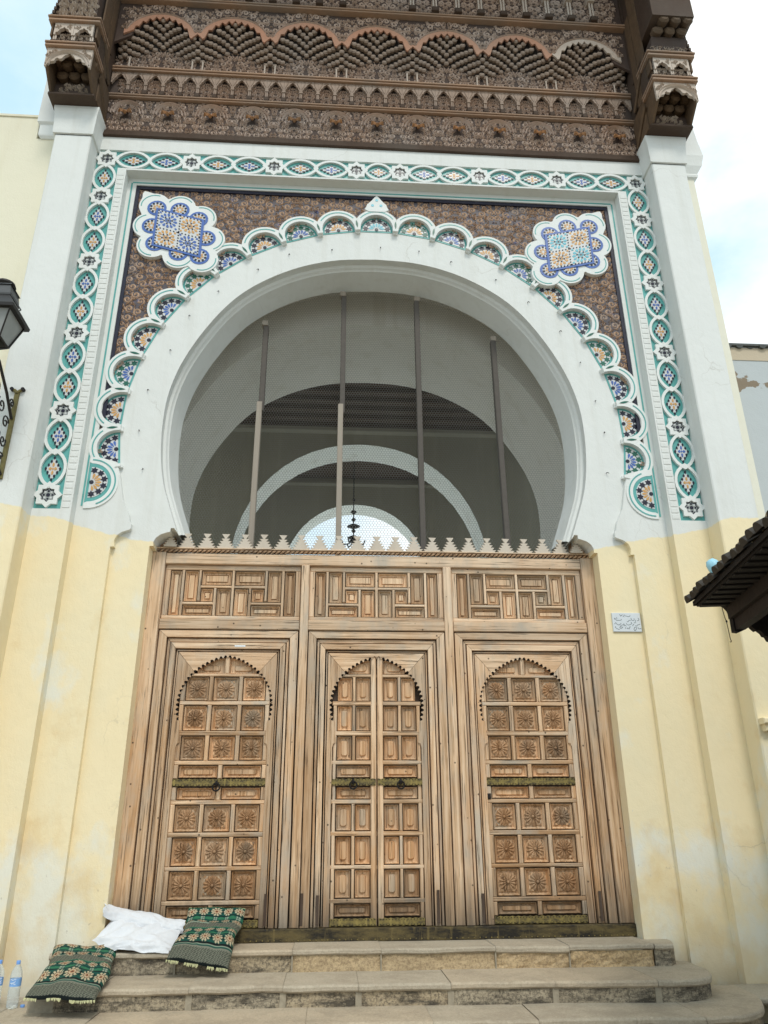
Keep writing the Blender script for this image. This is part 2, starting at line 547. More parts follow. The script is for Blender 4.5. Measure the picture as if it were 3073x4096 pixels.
OCHRE = m_tile('ochre_glaze', (0.60, 0.335, 0.12), 0.25)
WHITE_T = m_tile('white_glaze', (0.62, 0.63, 0.63), 0.12)
GREY_T = m_tile('grey_glaze', (0.34, 0.37, 0.36), 0.2)
def m_copper():
    m = N('carved_brown_tile', 0.42, 0.5)
    col = m.mix(m.noise(11, 4), (0.33, 0.205, 0.13), (0.55, 0.37, 0.25))
    col = m.mix(m.ramp(m.noise((2.2, 2.2, 2.2), 5, 0.7, loc=(2, 0, 6)), [(0.52, 0.0), (0.64, 0.5)]), col, (0.33, 0.30, 0.29))
    col = m.mix(m.ramp(m.noise((6, 6, 6), 4, 0.7, loc=(9, 4, 6)), [(0.60, 0.0), (0.66, 0.9)]), col, (0.09, 0.12, 0.27))
    m.color(col)
    return m.mat
COPPER = m_copper()
FIELD_LO = m_tile('dark_tile_ground', (0.085, 0.074, 0.085), 0.5, 0.5)
STUCCO = m_plain_plaster('white_stucco', (0.74, 0.76, 0.74), (0.78, 0.80, 0.78), stain=(0.70, 0.70, 0.66))
def m_stained_metal(name, c_hi, c_lo, lo, hi, vs):
    m = N(name, 0.6, 0.3)
    f = m.ramp(m.noise(vs, 6, 0.7), [(lo, 0.0), (hi, 1.0)])
    col = m.mix(f, c_lo, c_hi)
    drip = m.ramp(m.noise((30, 30, 2.5), 3, 0.6), [(0.58, 0.0), (0.66, 0.7)])
    m.color(m.mix(drip, col, tuple(k*1.35 for k in c_hi)))
    m.bump(m.noise(40, 4, 0.6), 0.5, 0.008)
    return m.mat
BRASS = m_stained_metal('old_brass', (0.25, 0.19, 0.06), (0.075, 0.06, 0.032), 0.36, 0.60, (14, 14, 30))
SILL = m_stained_metal('mossy_brass_sill', (0.115, 0.086, 0.034), (0.018, 0.015, 0.011), 0.40, 0.60, (4, 4, 12))
IRON = m_simple('dark_iron', (0.022, 0.02, 0.02), 0.5, 0.5)
LAMP_M = m_simple('lamp_metal', (0.035, 0.032, 0.03), 0.45, 0.5)
BRACKET_M = m_simple('olive_bracket_metal', (0.17, 0.14, 0.05), 0.5, 0.4, 0.4)
WIRE = m_simple('galvanised_wire', (0.27, 0.265, 0.25), 0.7, 0.0)
TREAD = m_stone('worn_tread_stone', (0.52, 0.455, 0.35), (0.26, 0.215, 0.16), (0.54, 0.43, 0.30), blot=0.4, grit=0.35)
RISER = m_stone('rough_riser_stone', (0.47, 0.40, 0.29), (0.07, 0.06, 0.047), (0.45, 0.35, 0.22), blot=0.95, grit=0.8)
RISER1 = m_stone('golden_riser_stone', (0.60, 0.46, 0.28), (0.25, 0.18, 0.11), (0.64, 0.46, 0.25), blot=0.35, grit=0.8)
MORTAR = m_simple('mortar', (0.34, 0.295, 0.22), 0.9, 0, 0.4, 0.6)
PAVING = m_stone('street_paving', (0.33, 0.28, 0.21), (0.2, 0.17, 0.13), (0.4, 0.35, 0.27))
MARBLE = m_simple('pale_marble', (0.64, 0.68, 0.71), 0.4, 0, 0.06)
INK = m_simple('engraved_ink', (0.13, 0.16, 0.17), 0.7)
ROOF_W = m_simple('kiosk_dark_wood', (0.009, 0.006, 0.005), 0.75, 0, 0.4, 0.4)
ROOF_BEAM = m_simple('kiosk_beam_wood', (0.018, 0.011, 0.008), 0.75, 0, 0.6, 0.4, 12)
ROOF_TILE = m_simple('dark_roof_tile', (0.038, 0.032, 0.025), 0.7, 0, 0.6, 0.4, 8)
COPING = m_simple('coping_tile', (0.07, 0.075, 0.07), 0.5, 0, 0.4, 0.3)
CLOTH_W = m_simple('white_cotton', (0.66, 0.675, 0.70), 0.9, 0, 0.03, 0.12, 120)
FRINGE = m_simple('cream_fringe', (0.46, 0.45, 0.25), 0.9, 0, 0.3)
BLUE_PL = m_simple('pale_blue_plastic', (0.35, 0.66, 0.80), 0.45, 0, 0.05)
BLUE_CAP = m_simple('blue_cap_plastic', (0.16, 0.33, 0.70), 0.4, 0, 0.05)
LABEL_B = m_simple('blue_label', (0.20, 0.40, 0.74), 0.4, 0, 0.25, 0, 30)
LABEL_W = m_simple('white_label_print', (0.82, 0.86, 0.9), 0.5, 0, 0.02)
def m_glassy(name, c, rough, trans, ior, alpha=1.0):
    m = N(name, rough, 0.5)
    m.color(c)
    m.b.inputs['Transmission Weight'].default_value = trans
    m.b.inputs['IOR'].default_value = ior
    return m.mat
PET = m_glassy('clear_plastic', (0.86, 0.92, 0.95), 0.14, 0.78, 1.10)
FROST = m_simple('frosted_lamp_glass', (0.30, 0.31, 0.30), 0.35, 0, 0.25, 0, 3)

# ------------------------------------------------------------------ ornament generator (raised scrollwork)
def make_cell(w, h, seed, rmax, rmin):
    rng = random.Random(seed)
    cs = []
    r = rmax
    while r > rmin:
        for _ in range(int(70*rmax/r*max(1.0, w*h/0.26))):
            x = rng.uniform(r*0.9, w/2-r*0.55); z = rng.uniform(0, h)
            ok = True
            for (a, b, q) in cs:
                dz = abs(z-b); dz = min(dz, h-dz)
                if (x-a)**2+dz**2 < ((r+q)*0.93)**2:
                    ok = False; break
            if ok:
                cs.append((x, z, r))
        r *= 0.80
    out = []
    for (x, z, r) in cs:
        out.append((x, z, r, rng.uniform(0, 2*PI), rng.choice((-1, 1)), rng.random()))
    return out
def ribbon(mb, pts, ws, yb, yf):
    n = len(pts)
    vs_ = []
    for i, (x, z) in enumerate(pts):
        a = pts[max(i-1, 0)]; b = pts[min(i+1, n-1)]
        dx, dz = b[0]-a[0], b[1]-a[1]
        l_ = math.hypot(dx, dz) or 1
        nx, nz_ = -dz/l_*ws[i], dx/l_*ws[i]
        vs_ += [(x-nx, yb, z-nz_), (x, yf, z), (x+nx, yb, z+nz_)]
    fs = []
    for i in range(n-1):
        a = 3*i
        fs += [(a, a+3, a+4, a+1), (a+1, a+4, a+5, a+2)]
    mb.add(vs_, fs)
def scroll(mb, x, z, r, a0, s, kind, yb, yf):
    if r > 0.021:
        pts, ws = [], []
        n = 15
        for i in range(n+1):
            t = i/n
            rr = r*(0.96-0.80*t**0.8)
            a = a0+s*t*2*PI*1.35
            pts.append((x+rr*math.cos(a), z+rr*math.sin(a)))
            ws.append(r*(0.15+0.09*math.sin(PI*t)))
        ribbon(mb, pts, ws, yb, yf)
        for j in range(3):                       # leaves off the stem
            a = a0+s*(0.3+j*1.5)
            p = (x+0.93*r*math.cos(a), z+0.93*r*math.sin(a))
            a2 = a+s*0.7
            q = (x+1.28*r*math.cos(a2), z+1.28*r*math.sin(a2))
            mid = ((p[0]+q[0])/2, (p[1]+q[1])/2)
            ribbon(mb, [p, mid, q], [r*0.05, r*0.17, r*0.02], yb, yf)
    else:
        for j in range(3):
            a = a0+j*2*PI/3
            ribbon(mb, [(x, z), (x+r*0.6*math.cos(a), z+r*0.6*math.sin(a)), (x+1.1*r*math.cos(a), z+1.1*r*math.sin(a))],
                   [r*0.12, r*0.34, r*0.04], yb, yf)
def arabesque(mb, x0, x1, z0, z1, cw, ch, seed, rmax, rmin, yb, yf, inside=None, cx=0.0, cz=None, ov=0.0):
    cell = make_cell(cw, ch, seed, rmax, rmin)
    cz = z0 if cz is None else cz
    i0 = int(math.floor((x0-cx)/cw))-1; i1 = int(math.ceil((x1-cx)/cw))+1
    j0 = int(math.floor((z0-cz)/ch))-1; j1 = int(math.ceil((z1-cz)/ch))+1
    for i in range(i0, i1+1):
        for j in range(j0, j1+1):
            bx, bz = cx+i*cw, cz+j*ch
            for (x, z, r, a0, s, kd) in cell:
                for sg in (1, -1):
                    X, Z = bx+sg*x, bz+z
                    if X-r < x0-ov or X+r > x1+ov or Z-r < z0-ov or Z+r > z1+ov:
                        continue
                    if inside and not inside(X, Z, r):
                        continue
                    scroll(mb, X, Z, r, a0 if sg > 0 else PI-a0, s*sg, kd, yb, yf)
            # palmette on the axis
            for zz in (0.12*ch, 0.62*ch):
                X, Z, r = bx, bz+zz, rmax*0.8
                if X-r < x0 or X+r > x1 or Z-r < z0 or Z+r > z1 or (inside and not inside(X, Z, r)):
                    continue
                for a in (PI/2, PI/2+0.7, PI/2-0.7, -PI/2):
                    ribbon(mb, [(X, Z), (X+.6*r*math.cos(a), Z+.6*r*math.sin(a)), (X+r*math.cos(a), Z+r*math.sin(a))], [r*.06, r*.2, r*.03], yb, yf)

# ================================================================== SETTING: ground
g = MB().box(-60, 60, -60, 0.2, -0.95, -0.62).build('ground', PAVING)
tag(g, kind='structure')
g2 = MB().box(-60, 60, 13.5, 80, -0.95, -0.02).build('courtyard_floor', INTERIOR2)
tag(g2, kind='structure')

# ================================================================== GATEWAY
gate = empty('gateway', (0, 0, -0.6), 'white over yellow gateway with a horseshoe arch framed in mosaic tile and stucco', 'gateway')
def mir(path):
    return path + [(-x, z) for x, z in reversed(path)]

ZB = -0.62
# outer frame with the slot for the tile border
sx0, sx1, sz0, szt0, szt1 = 3.30, 3.605, 4.02, 8.715, 9.015
outer = mir([(3.19, ZB), (3.66, ZB), (3.66, 9.36)])[0:3] + [(-3.66, 9.36), (-3.66, ZB), (-3.19, ZB), (-3.19, 8.69), (3.19, 8.69)]
slot = [(sx0, sz0), (sx1, sz0), (sx1, szt1), (-sx1, szt1), (-sx1, sz0), (-sx0, sz0), (-sx0, szt0), (sx0, szt0)]
MB().prism([outer, slot], 0.0, 0.2).build('outer_frame', FACADE, gate)
MB().box(-sx1-.02, -sx0+.02, 0.03, 0.05, sz0-.02, szt1+.02).build('border_ground', TURQ, gate)
MB().box(sx0-.02, sx1+.02, 0.03, 0.05, sz0-.02, szt1+.02).build('border_ground', TURQ, gate)
MB().box(-sx0+.02, sx0-.02, 0.03, 0.05, szt0-.02, szt1+.02).build('border_ground', TURQ, gate)

# inner panel (white, between frame and arch)
rp_ = [(3.22, ZB), (2.785, ZB), (2.785, 3.665), (2.745, 3.665), (2.755, 3.73), (2.735, 3.79), (2.685, 3.83), (2.615, 3.855), (2.60, 3.87), (2.60, 3.925), (2.62, 3.95), (2.635, 4.03), (2.68, 4.12),
       (2.72, 4.2), (2.745, 4.3), (2.79, 4.50), (2.84, 4.64), (3.03, 4.69), (3.083, 4.75), (3.083, 8.585)]
panel = [(3.22, 8.74)] + rp_ + [(-x, z) for x, z in reversed(rp_)] + [(-3.22, 8.74)]
MB().prism([panel], 0.14, 0.215).build('inner_panel', FACADE, gate)

# arch surround
ARCH_R = catmull([(2.13,3.857),(2.244,4.163),(2.33,4.418),(2.381,4.673),(2.407,4.928),(2.414,5.183),(2.397,5.489),(2.33,5.805),(2.223,6.1),(2.06,6.427),(1.836,6.774),(1.581,7.049),(1.234,7.289),(0.867,7.457),(0.459,7.559),(0.0,7.589)], 4)  # read from image pixels, then scaled about the camera to this layer's depth
ARCH = ARCH_R + [(-x, z) for x, z in reversed(ARCH_R[:-1])]      # right bottom -> apex -> left bottom
jr = [(2.40, ZB), (2.40, 3.70), (2.362, 3.70), (2.365, 3.745), (2.345, 3.79), (2.30, 3.83), (2.235, 3.855), (2.205, 3.86), (2.20, 3.905), (2.165, 3.905), (2.13, 3.857)]
hole = jr[:-1] + ARCH + [(-x, z) for x, z in reversed(jr[:-1])]
sur = [(3.2, ZB)] + hole + [(-3.2, ZB), (-3.2, 8.72), (3.2, 8.72)]
MB().prism([sur], 0.20, 0.62).build('arch_surround', FACADE, gate)

def inset(path, d, cz=5.1):
    out = []
    for x, z in path:
        l_ = math.hypot(x, z-cz)
        out.append((x*(1-d/l_), cz+(z-cz)*(1-d/l_)))
    return out
def loft(rows):
    mb = MB()
    n = len(rows[0][0])
    vs_ = [(x, y, z) for path, y in rows for x, z in path]
    fs = []
    for k in range(len(rows)-1):
        for i in range(n-1):
            a = k*n+i
            fs.append((a, a+n, a+n+1, a+1))
    return mb.add(vs_, fs)
intr = loft([(inset(ARCH, 0.0), 0.205), (inset(ARCH, 0.002), 0.30), (inset(ARCH, 0.03), 0.315), (inset(ARCH, 0.045), 0.345), (inset(ARCH, 0.06), 0.36), (inset(ARCH, 0.06), 0.375),
             (inset(ARCH, 0.10), 0.70)])
intr.build('intrados', FACADE, gate, smooth=False)
# vault of the gate passage
vp = [(x*1.035, 3.5+(z-3.857)*0.935+0.30) for x, z in ARCH]
vp = [(vp[0][0], ZB)] + vp + [(vp[-1][0], ZB)]
pk = [(x*1.09, 3.857+(z-3.857)*1.05) for x, z in ARCH]
pk = [(pk[0][0], ZB)] + pk + [(pk[-1][0], ZB)]
ib = inset(ARCH, 0.10); ib = [(2.46, ZB)] + ib + [(-2.46, ZB)]
loft([(ib, 0.70), (pk, 0.702), (pk, 1.15), (vp, 1.152), (vp, 2.62)]).build('passage_vault', INTERIOR, gate)
# back skin so that no sky leaks between vault and front wall
bk = MB()
bk.box(-4.3, -2.65, 0.62, 2.62, ZB, 9.3); bk.box(2.65, 4.2, 0.62, 2.62, ZB, 9.3); bk.box(-2.65, 2.65, 0.72, 2.62, 7.95, 9.3)
bk.build('gate_block', INTERIOR, gate)

hook_me = MB().tube([(0, 0.2, 0), (0, 0.182, 0), (0.006, 0.172, -0.012), (0.002, 0.172, -0.026)], 0.0045, 5).mesh('iron_hook', IRON)
for k in range(-9, 10):
    a = k*math.radians(11.3)+random.uniform(-.03, .03)
    rr = 2.66+random.uniform(-.05, .05)
    inst(hook_me, 'iron_hook', gate, T(rr*math.sin(a), 0, 5.15+rr*math.cos(a)) @ RY(random.uniform(-1, 1)))
# brown carved tile field
RR, RC, STEP = 2.86, 5.163, math.radians(9.68)
def ring(k, s, h):
    a = k*STEP
    return (math.sin(a)*(RR+h)+math.cos(a)*s, RC+math.cos(a)*(RR+h)-math.sin(a)*s)
inner = []
for k in range(10, -11, -1):
    for j in range(9):
        t = math.radians(72-18*j)
        inner.append(ring(k, 0.25*math.sin(t), 0.027+0.25*math.cos(t)))
field = [(-3.1, 4.66), (-3.1, 8.6), (3.1, 8.6), (3.1, 4.66)] + inner
MB().prism([field], 0.178, 0.199).build('tile_field', FIELD_LO, gate)
def in_field(x, z, r):
    d = math.hypot(x, z-RC)
    return d > RR+0.20 and abs(x) < 3.08 and (math.hypot(abs(x)-2.478, z-7.808) > 0.42)
for sg in (1, -1):
    am = MB()
    arabesque(am, (0.0 if sg > 0 else -3.08), (3.08 if sg > 0 else 0.0), 4.75, 8.56, 1.03, 0.90, 11, 0.058, 0.010, 0.177, 0.168, in_field, ov=0.06)
    o = am.build('carved_scrollwork', COPPER, gate)
    tag(o, kind='stuff')
MB().box(-3.08, 3.08, 0.155, 0.18, 8.535, 8.588).build('blue_tile_line', NAVY, gate)
for sg in (1, -1):
    MB().box(min(sg*3.04, sg*3.083), max(sg*3.04, sg*3.083), 0.157, 0.18, 5.2, 8.535).build('blue_tile_line', NAVY, gate)
# teal painted lines on the inner panel
for sg in (1, -1):
    MB().box(sg*3.139-.009, sg*3.139+.009, 0.135, 0.142, 4.115, 8.612).build('teal_line', TURQ, gate)
MB().box(-3.13, 3.13, 0.135, 0.142, 8.612, 8.628).build('teal_line', TURQ, gate)

# ---- scallops around the arch
def arcpts(r, a0, a1, n, cx=0, cz=0):
    return [(cx+r*math.sin(a0+(a1-a0)*i/n), cz+r*math.cos(a0+(a1-a0)*i/n)) for i in range(n+1)]
H0, RO, RI = 0.027, 0.288, 0.207
rim = [(-0.2415, -0.02), (-0.255, 0.165)] + arcpts(RO, -1.06, 1.06, 16, 0, H0) + [(0.255, 0.165), (0.2415, -0.02), (RI, -0.02)] + arcpts(RI, 1.57, -1.57, 18, 0, H0) + [(-RI, -0.02)]
rb = MB().prism([rim], 0.13, 0.20)
rb.box(-0.2405, -0.21, 0.165, 0.2, -0.036, -0.018); rb.box(0.21, 0.2405, 0.165, 0.2, -0.036, -0.018)
rim_me = rb.mesh('scallop', STUCCO)
tl = MB().prism([arcpts(0.259, -0.98, 0.98, 14, 0, H0) + arcpts(0.245, 0.98, -0.98, 14, 0, H0)], 0.127, 0.131)
line_me = tl.mesh('teal_line', TURQ)
lens = [(0.013*math.sin(PI*i/8), 0.0+0.12*i/8) for i in range(9)] + [(-0.013*math.sin(PI*i/8), 0.12-0.12*i/8) for i in range(1, 8)]
lens_me = MB().prism([[(x+0.2415, z+0.01) for x, z in lens]], 0.126, 0.131).mesh('leaf_slot', GREEN)
tf = MB()
tf.mi = 0; tf.prism([[(-0.225, 0.0)] + arcpts(0.225, -1.5, 1.5, 16, 0, H0) + [(0.225, 0.0)]], 0.194, 0.2)
tf.mi = 1; tf.prism([[(-0.180, 0.020)] + arcpts(0.180, -1.5, 1.5, 16, 0, H0) + [(0.180, 0.020)]], 0.190, 0.195)
tf_me = tf.mesh('tile_field', [TURQ, WHITE_T])
def petal(r0, r1, w):
    return [(0, r0), (w*0.55, r0+(r1-r0)*0.3), (w, r0+(r1-r0)*0.66), (w*0.6, r0+(r1-r0)*0.92), (0, r1), (-w*0.6, r0+(r1-r0)*0.92), (-w, r0+(r1-r0)*0.66), (-w*0.55, r0+(r1-r0)*0.3)]
pet_me = {c.name: MB().prism([petal(0.036, 0.102, 0.0140)], 0.186, 0.191).mesh('petal', c) for c in (OCHRE, BLUE, CYAN)}
ctr_me = MB().prism([arcpts(0.024, 0, 2*PI, 8)[:-1]], 0.185, 0.191).mesh('centre_tile', NAVY)
star = []
for i in range(12):
    rr = 0.041 if i % 2 == 0 else 0.024
    star.append((rr*math.sin(i*PI/6), rr*math.cos(i*PI/6)))
star_me = {c.name: MB().prism([star], 0.186, 0.191).mesh('star_tile', c) for c in (NAVY, GREEN)}
def mosaic_fan(parent, M, col, lo=-78, hi=78, np_=7, ns=6, c2=NAVY):
    inst(tf_me, 'mosaic_ground', parent, M)
    inst(ctr_me, 'centre_tile', parent, M @ T(0, 0, 0.040))
    for i in range(np_):
        a = math.radians(lo + (hi-lo)*i/(np_-1))
        inst(pet_me[col.name], 'petal', parent, M @ T(0, 0, 0.040) @ RY(a))
    for i in range(ns):
        a = math.radians(lo-4 + (hi-lo+8)*i/(ns-1))
        inst(star_me[c2.name], 'star_tile', parent, M @ T(0, 0, 0.034) @ RY(a) @ T(0, 0, 0.140))
for k in range(-10, 11):
    a = k*STEP
    M = T(math.sin(a)*RR, 0, RC+math.cos(a)*RR) @ RY(a)
    s = inst(rim_me, 'scallop', gate, M @ T(0, 0.0006*(k % 2), 0))
    inst(line_me, 'teal_line', s, M)
    if k < 10:
        inst(lens_me, 'leaf_slot', s, M)
    col = CYAN if k == 0 else (OCHRE if k % 2 else BLUE)
    mosaic_fan(s, M, col, c2=GREEN if (k % 3 == 1) else NAVY)
# end scallops, turned inwards
trim = [(-0.30, -0.03)] + arcpts(0.30, -PI/2, PI/2, 20, 0, 0.0) + [(0.30, -0.03), (0.24, -0.03)] + arcpts(0.225, PI/2, -PI/2, 18, 0, 0.0) + [(-0.24, -0.03)]
trim_me = MB().prism([trim], 0.126, 0.2).mesh('end_scallop', STUCCO)
tline = MB().prism([arcpts(0.275, -PI/2, 1.2, 18) + arcpts(0.26, 1.2, -PI/2, 18)], 0.1225, 0.1265).mesh('teal_line', TURQ)
for sg in (1, -1):
    M = T(sg*3.088, 0, 4.385) @ RY(-sg*PI/2)
    if sg < 0:
        pass
    s = inst(trim_me, 'end_scallop', gate, M)
    Ml = M if sg < 0 else M @ Matrix.Scale(-1, 4, (1, 0, 0))
    inst(tline, 'teal_line', s, M if sg > 0 else M)
    mosaic_fan(s, M @ T(0, -0.065, -0.02), OCHRE)
    MB().box(min(sg*3.087, sg*3.118), max(sg*3.087, sg*3.118), 0.132, 0.15, 4.10, 4.62).build('turquoise_edge', TURQ, gate)
# finial
fin = [(-0.155, 8.335), (-0.135, 8.375), (-0.125, 8.415), (-0.10, 8.44), (-0.06, 8.49), (-0.03, 8.535), (0, 8.565), (0.03, 8.535), (0.06, 8.49), (0.10, 8.44), (0.125, 8.415), (0.135, 8.375), (0.155, 8.335), (0.1, 8.30), (-0.1, 8.30)]
fo = MB().prism([fin], 0.122, 0.2).build('finial', STUCCO, gate)
dot_me = MB().prism([arcpts(0.02, 0, 2*PI, 10)[:-1]], 0.118, 0.123).mesh('blue_dot', CYAN)
for x, z, sz in ((0, 8.488, 1.0), (-0.055, 8.40, 1), (0.055, 8.40, 1)):
    inst(dot_me, 'blue_dot', fo, T(x, 0, z))

# ---- corner medallions
lobes = [(-.335, .43), (-.015, .41), (.255, .26), (.385, -.07), (.325, -.39), (.035, -.34), (-.295, -.19), (-.375, .11)]
def lobe_outline(r, tip=None, n=120):
    out = []
    for i in range(n):
        a = 2*PI*i/n
        dx, dz = math.cos(a), math.sin(a)
        best = 0.2
        for (cx_, cz_) in lobes:
            b = dx*cx_+dz*cz_
            c_ = cx_*cx_+cz_*cz_-r*r
            d = b*b-c_
            if d > 0:
                best = max(best, b+math.sqrt(d))
        if tip:
            ta = math.atan2(tip[1], tip[0]); tl_ = math.hypot(*tip)
            da = abs((a-ta+PI) % (2*PI)-PI)
            if da < 0.22:
                best = max(best, tl_*(1-da*1.15))
        out.append((dx*best, dz*best))
    return out
out_o = lobe_outline(0.195, (-0.50, 0.665))
mos_lobe = MB()
mos_lobe.mi = 0; mos_lobe.prism([arcpts(0.12, 0, 2*PI, 18)[:-1]], 0.114, 0.122)
mos_lobe.mi = 1; mos_lobe.prism([arcpts(0.088, 0, 2*PI, 16)[:-1]], 0.111, 0.115)
mos_lobe.mi = 2
for i in range(10):
    a = 2*PI*i/10
    mos_lobe.prism([[(x*.8+math.sin(a)*.073, z*.8+math.cos(a)*.073) for x, z in arcpts(0.02, 0, 2*PI, 6)[:-1]]], 0.107, 0.112)
mos_lobe.mi = 3
for i in range(7):
    a = 2*PI*i/7
    pp = petal(0.016, 0.052, 0.013)
    mos_lobe.prism([[(x*math.cos(a)+z*math.sin(a), -x*math.sin(a)+z*math.cos(a)) for x, z in pp]], 0.107, 0.112)
lobe_me = mos_lobe.mesh('lobe_mosaic', [BLUE, WHITE_T, NAVY, OCHRE])
line2_me = MB().prism([arcpts(0.172, -1.0, 1.0, 12)+arcpts(0.160, 1.0, -1.0, 12)], 0.117, 0.121).mesh('teal_line', TURQ)
for sg in (-1, 1):
    Mm = T(sg*2.478, 0, 7.808)
    def fx(p):
        return (-sg*p[0]*1.0, p[1])
    oo = [fx(p) for p in out_o]
    md = MB().prism([oo], 0.12, 0.2).build('medallion', STUCCO, gate, Mm)
    for i, c in enumerate(lobes):
        x, z = fx(c)
        inst(lobe_me, 'lobe_mosaic', md, Mm @ T(x*0.90, 0, z*0.90))
        inst(line2_me, 'teal_line', md, Mm @ T(x, 0, z) @ RY(math.atan2(x, z)))
    def aff(u, v):
        return (-sg*u*0.305, v*0.30-0.27*u*0.305)
    qb = MB(); qb.prism([[aff(-1, -1), aff(1, -1), aff(1, 1), aff(-1, 1)][::(1 if sg < 0 else -1)]], 0.102, 0.121)
    qb.build('blue_border', BLUE, md, Mm)
    qw = MB(); qw.prism([[aff(-.9, -.9), aff(.9, -.9), aff(.9, .9), aff(-.9, .9)]], 0.099, 0.103)
    qw.build('mosaic_ground', WHITE_T, md, Mm)
    for qi, (qu, qv) in enumerate(((-.45, .45), (.45, .45), (-.45, -.45), (.45, -.45))):
        alt = (qi in (0, 3))
        colq = (BLUE if sg < 0 else CYAN) if (alt if sg < 0 else not alt) else OCHRE
        qm = MB()
        def rot_(pp, a, c=1.0):
            return [aff(qu+x*math.cos(a)+z*math.sin(a), qv-x*math.sin(a)+z*math.cos(a)) for x, z in pp]
        for i in range(12):
            qm.mi = 0
            qm.prism([rot_(petal(0.19, 0.375, 0.060), 2*PI*i/12)], 0.095, 0.1)
        for i in range(8):
            qm.mi = 0
            qm.prism([rot_(petal(0.045, 0.135, 0.034), 2*PI*i/8+.2)], 0.095, 0.1)
        for i in range(6):
            qm.mi = 1
            qm.prism([rot_([(x, z+0.165) for x, z in arcpts(0.036, 0, 2*PI, 6)[:-1]], 2*PI*i/6+.26)], 0.094, 0.1)
        qm.mi = 1
        qm.prism([rot_(arcpts(0.036, 0, 2*PI, 6)[:-1], 0)], 0.094, 0.1)
        for i in range(4):
            qm.mi = 0
            qm.prism([rot_(petal(0.42, 0.53, 0.05), PI/4+i*PI/2)], 0.095, 0.1)
        for t in range(7):
            w_ = -.42+.84*t/6
            for (a_, b_) in ((w_, .42), (-.42, w_)) + (((w_, -.42),) if qv < 0 else ()) + (((.42, w_),) if qu > 0 else ()):
                qm.mi = 1
                qm.prism([[aff(qu+a_+x, qv+b_+z) for x, z in arcpts(0.034, 0, 2*PI, 5)[:-1]]], 0.094, 0.1)
        o = qm.build('quarter_mosaic', [colq, NAVY], md, Mm)
        tag(o, kind='stuff')

# ---- tile border: lozenges and stars
def lens_pts(Lh, w, n=10):
    r = (Lh*Lh+w*w)/(2*w)
    a = math.asin(min(1, Lh/r))
    right = [(r*math.cos(t)-(r-w), r*math.sin(t)) for t in [(-a+2*a*i/n) for i in range(n+1)]]
    left = [(-x, z) for x, z in reversed(right)][1:-1]
    return right+left
def loz_mesh(Lh):
    mb = MB().prism([lens_pts(Lh+0.036, 0.148), lens_pts(Lh-0.006, 0.117)], 0.0, 0.03)
    return mb.mesh('border_lozenge', STUCCO)
def diamond_mosaic(name, Lh, col):
    mb = MB()
    mb.mi = 0
    mb.prism([[(0, -Lh*.66), (0.074, 0), (0, Lh*.66), (-0.074, 0)]], 0.022, 0.03)
    n = 4
    for i in range(n):
        for j in range(n):
            u = (i+.5)/n-.5; v = (j+.5)/n-.5
            x = (u-v)*0.098; z = (u+v)*Lh*0.86
            edge = i in (0, n-1) or j in (0, n-1)
            mb.mi = 2 if (edge and (i+j) % 2 == 0) or (edge and not (i+j) % 2 == 0 and i in (0, n-1) and j in (0, n-1)) else 1
            if edge and (i+j) % 2:
                mb.mi = 2
            mb.prism([[(x+a*0.0135, z+b*0.021) for a, b in ((0, -1), (.8, -.3), (.8, .4), (0, 1), (-.8, .4), (-.8, -.3))]], 0.018, 0.023)
    for (x, z) in ((0, 0), (0.034, 0.0), (-0.034, 0), (0, Lh*.3), (0, -Lh*.3)):
        mb.mi = 1
        mb.prism([[(x+a*0.011, z+b*0.014) for a, b in ((0, -1), (1, 0), (0, 1), (-1, 0))]], 0.0175, 0.023)
    return mb.mesh(name, [WHITE_T, col, NAVY])
LZ = 0.198
loz_me = loz_mesh(LZ)
dm = {0: diamond_mosaic('diamond_mosaic', LZ, BLUE), 1: diamond_mosaic('diamond_mosaic', LZ, OCHRE)}
def star8(r, q=0.765, n=8, rot=0):
    return [((r if i % 2 == 0 else r*q)*math.sin(rot+i*PI/n), (r if i % 2 == 0 else r*q)*math.cos(rot+i*PI/n)) for i in range(2*n)]
st = MB().prism([star8(0.150), star8(0.088)], -0.002, 0.03)
star_frame = st.mesh('border_star', STUCCO)
sm = MB()
sm.mi = 0; sm.prism([star8(0.093)], 0.022, 0.03)
sm.mi = 1; sm.prism([star8(0.070)], 0.018, 0.023)
sm.mi = 2; sm.prism([arcpts(0.021, 0, 2*PI, 8)[:-1]], 0.013, 0.019)
for i in range(8):
    a = i*PI/4
    sm.mi = 2 if i % 2 == 0 else 3
    rr = 0.044
    sm.prism([[(x+rr*math.sin(a), z+rr*math.cos(a)) for x, z in arcpts(0.012, 0, 2*PI, 6)[:-1]]], 0.014, 0.019)
star_mos = sm.mesh('star_mosaic', [NAVY, GREY_T, NAVY, WHITE_T])
seqz = [('s', 4.180), ('l', 4.485), ('l', 4.875), ('s', 5.185), ('l', 5.495), ('l', 5.885), ('s', 6.20), ('l', 6.51), ('l', 6.905), ('s', 7.225), ('l', 7.53), ('l', 7.93), ('s', 8.245), ('l', 8.553), ('s', 8.866)]
n_l = 0
def put_loz(M, c):
    o = inst(loz_me, 'border_lozenge', gate, M)
    inst(dm[c], 'diamond_mosaic', o, M)
def put_star(M):
    o = inst(star_frame, 'border_star', gate, M)
    inst(star_mos, 'star_mosaic', o, M)
for sg in (-1, 1):
    n_l = 1
    for kd, z in seqz:
        if kd == 's':
            put_star(T(sg*3.4525, 0, z))
        else:
            put_loz(T(sg*3.4525, 0.0012*(n_l % 2), z), n_l % 2); n_l += 1
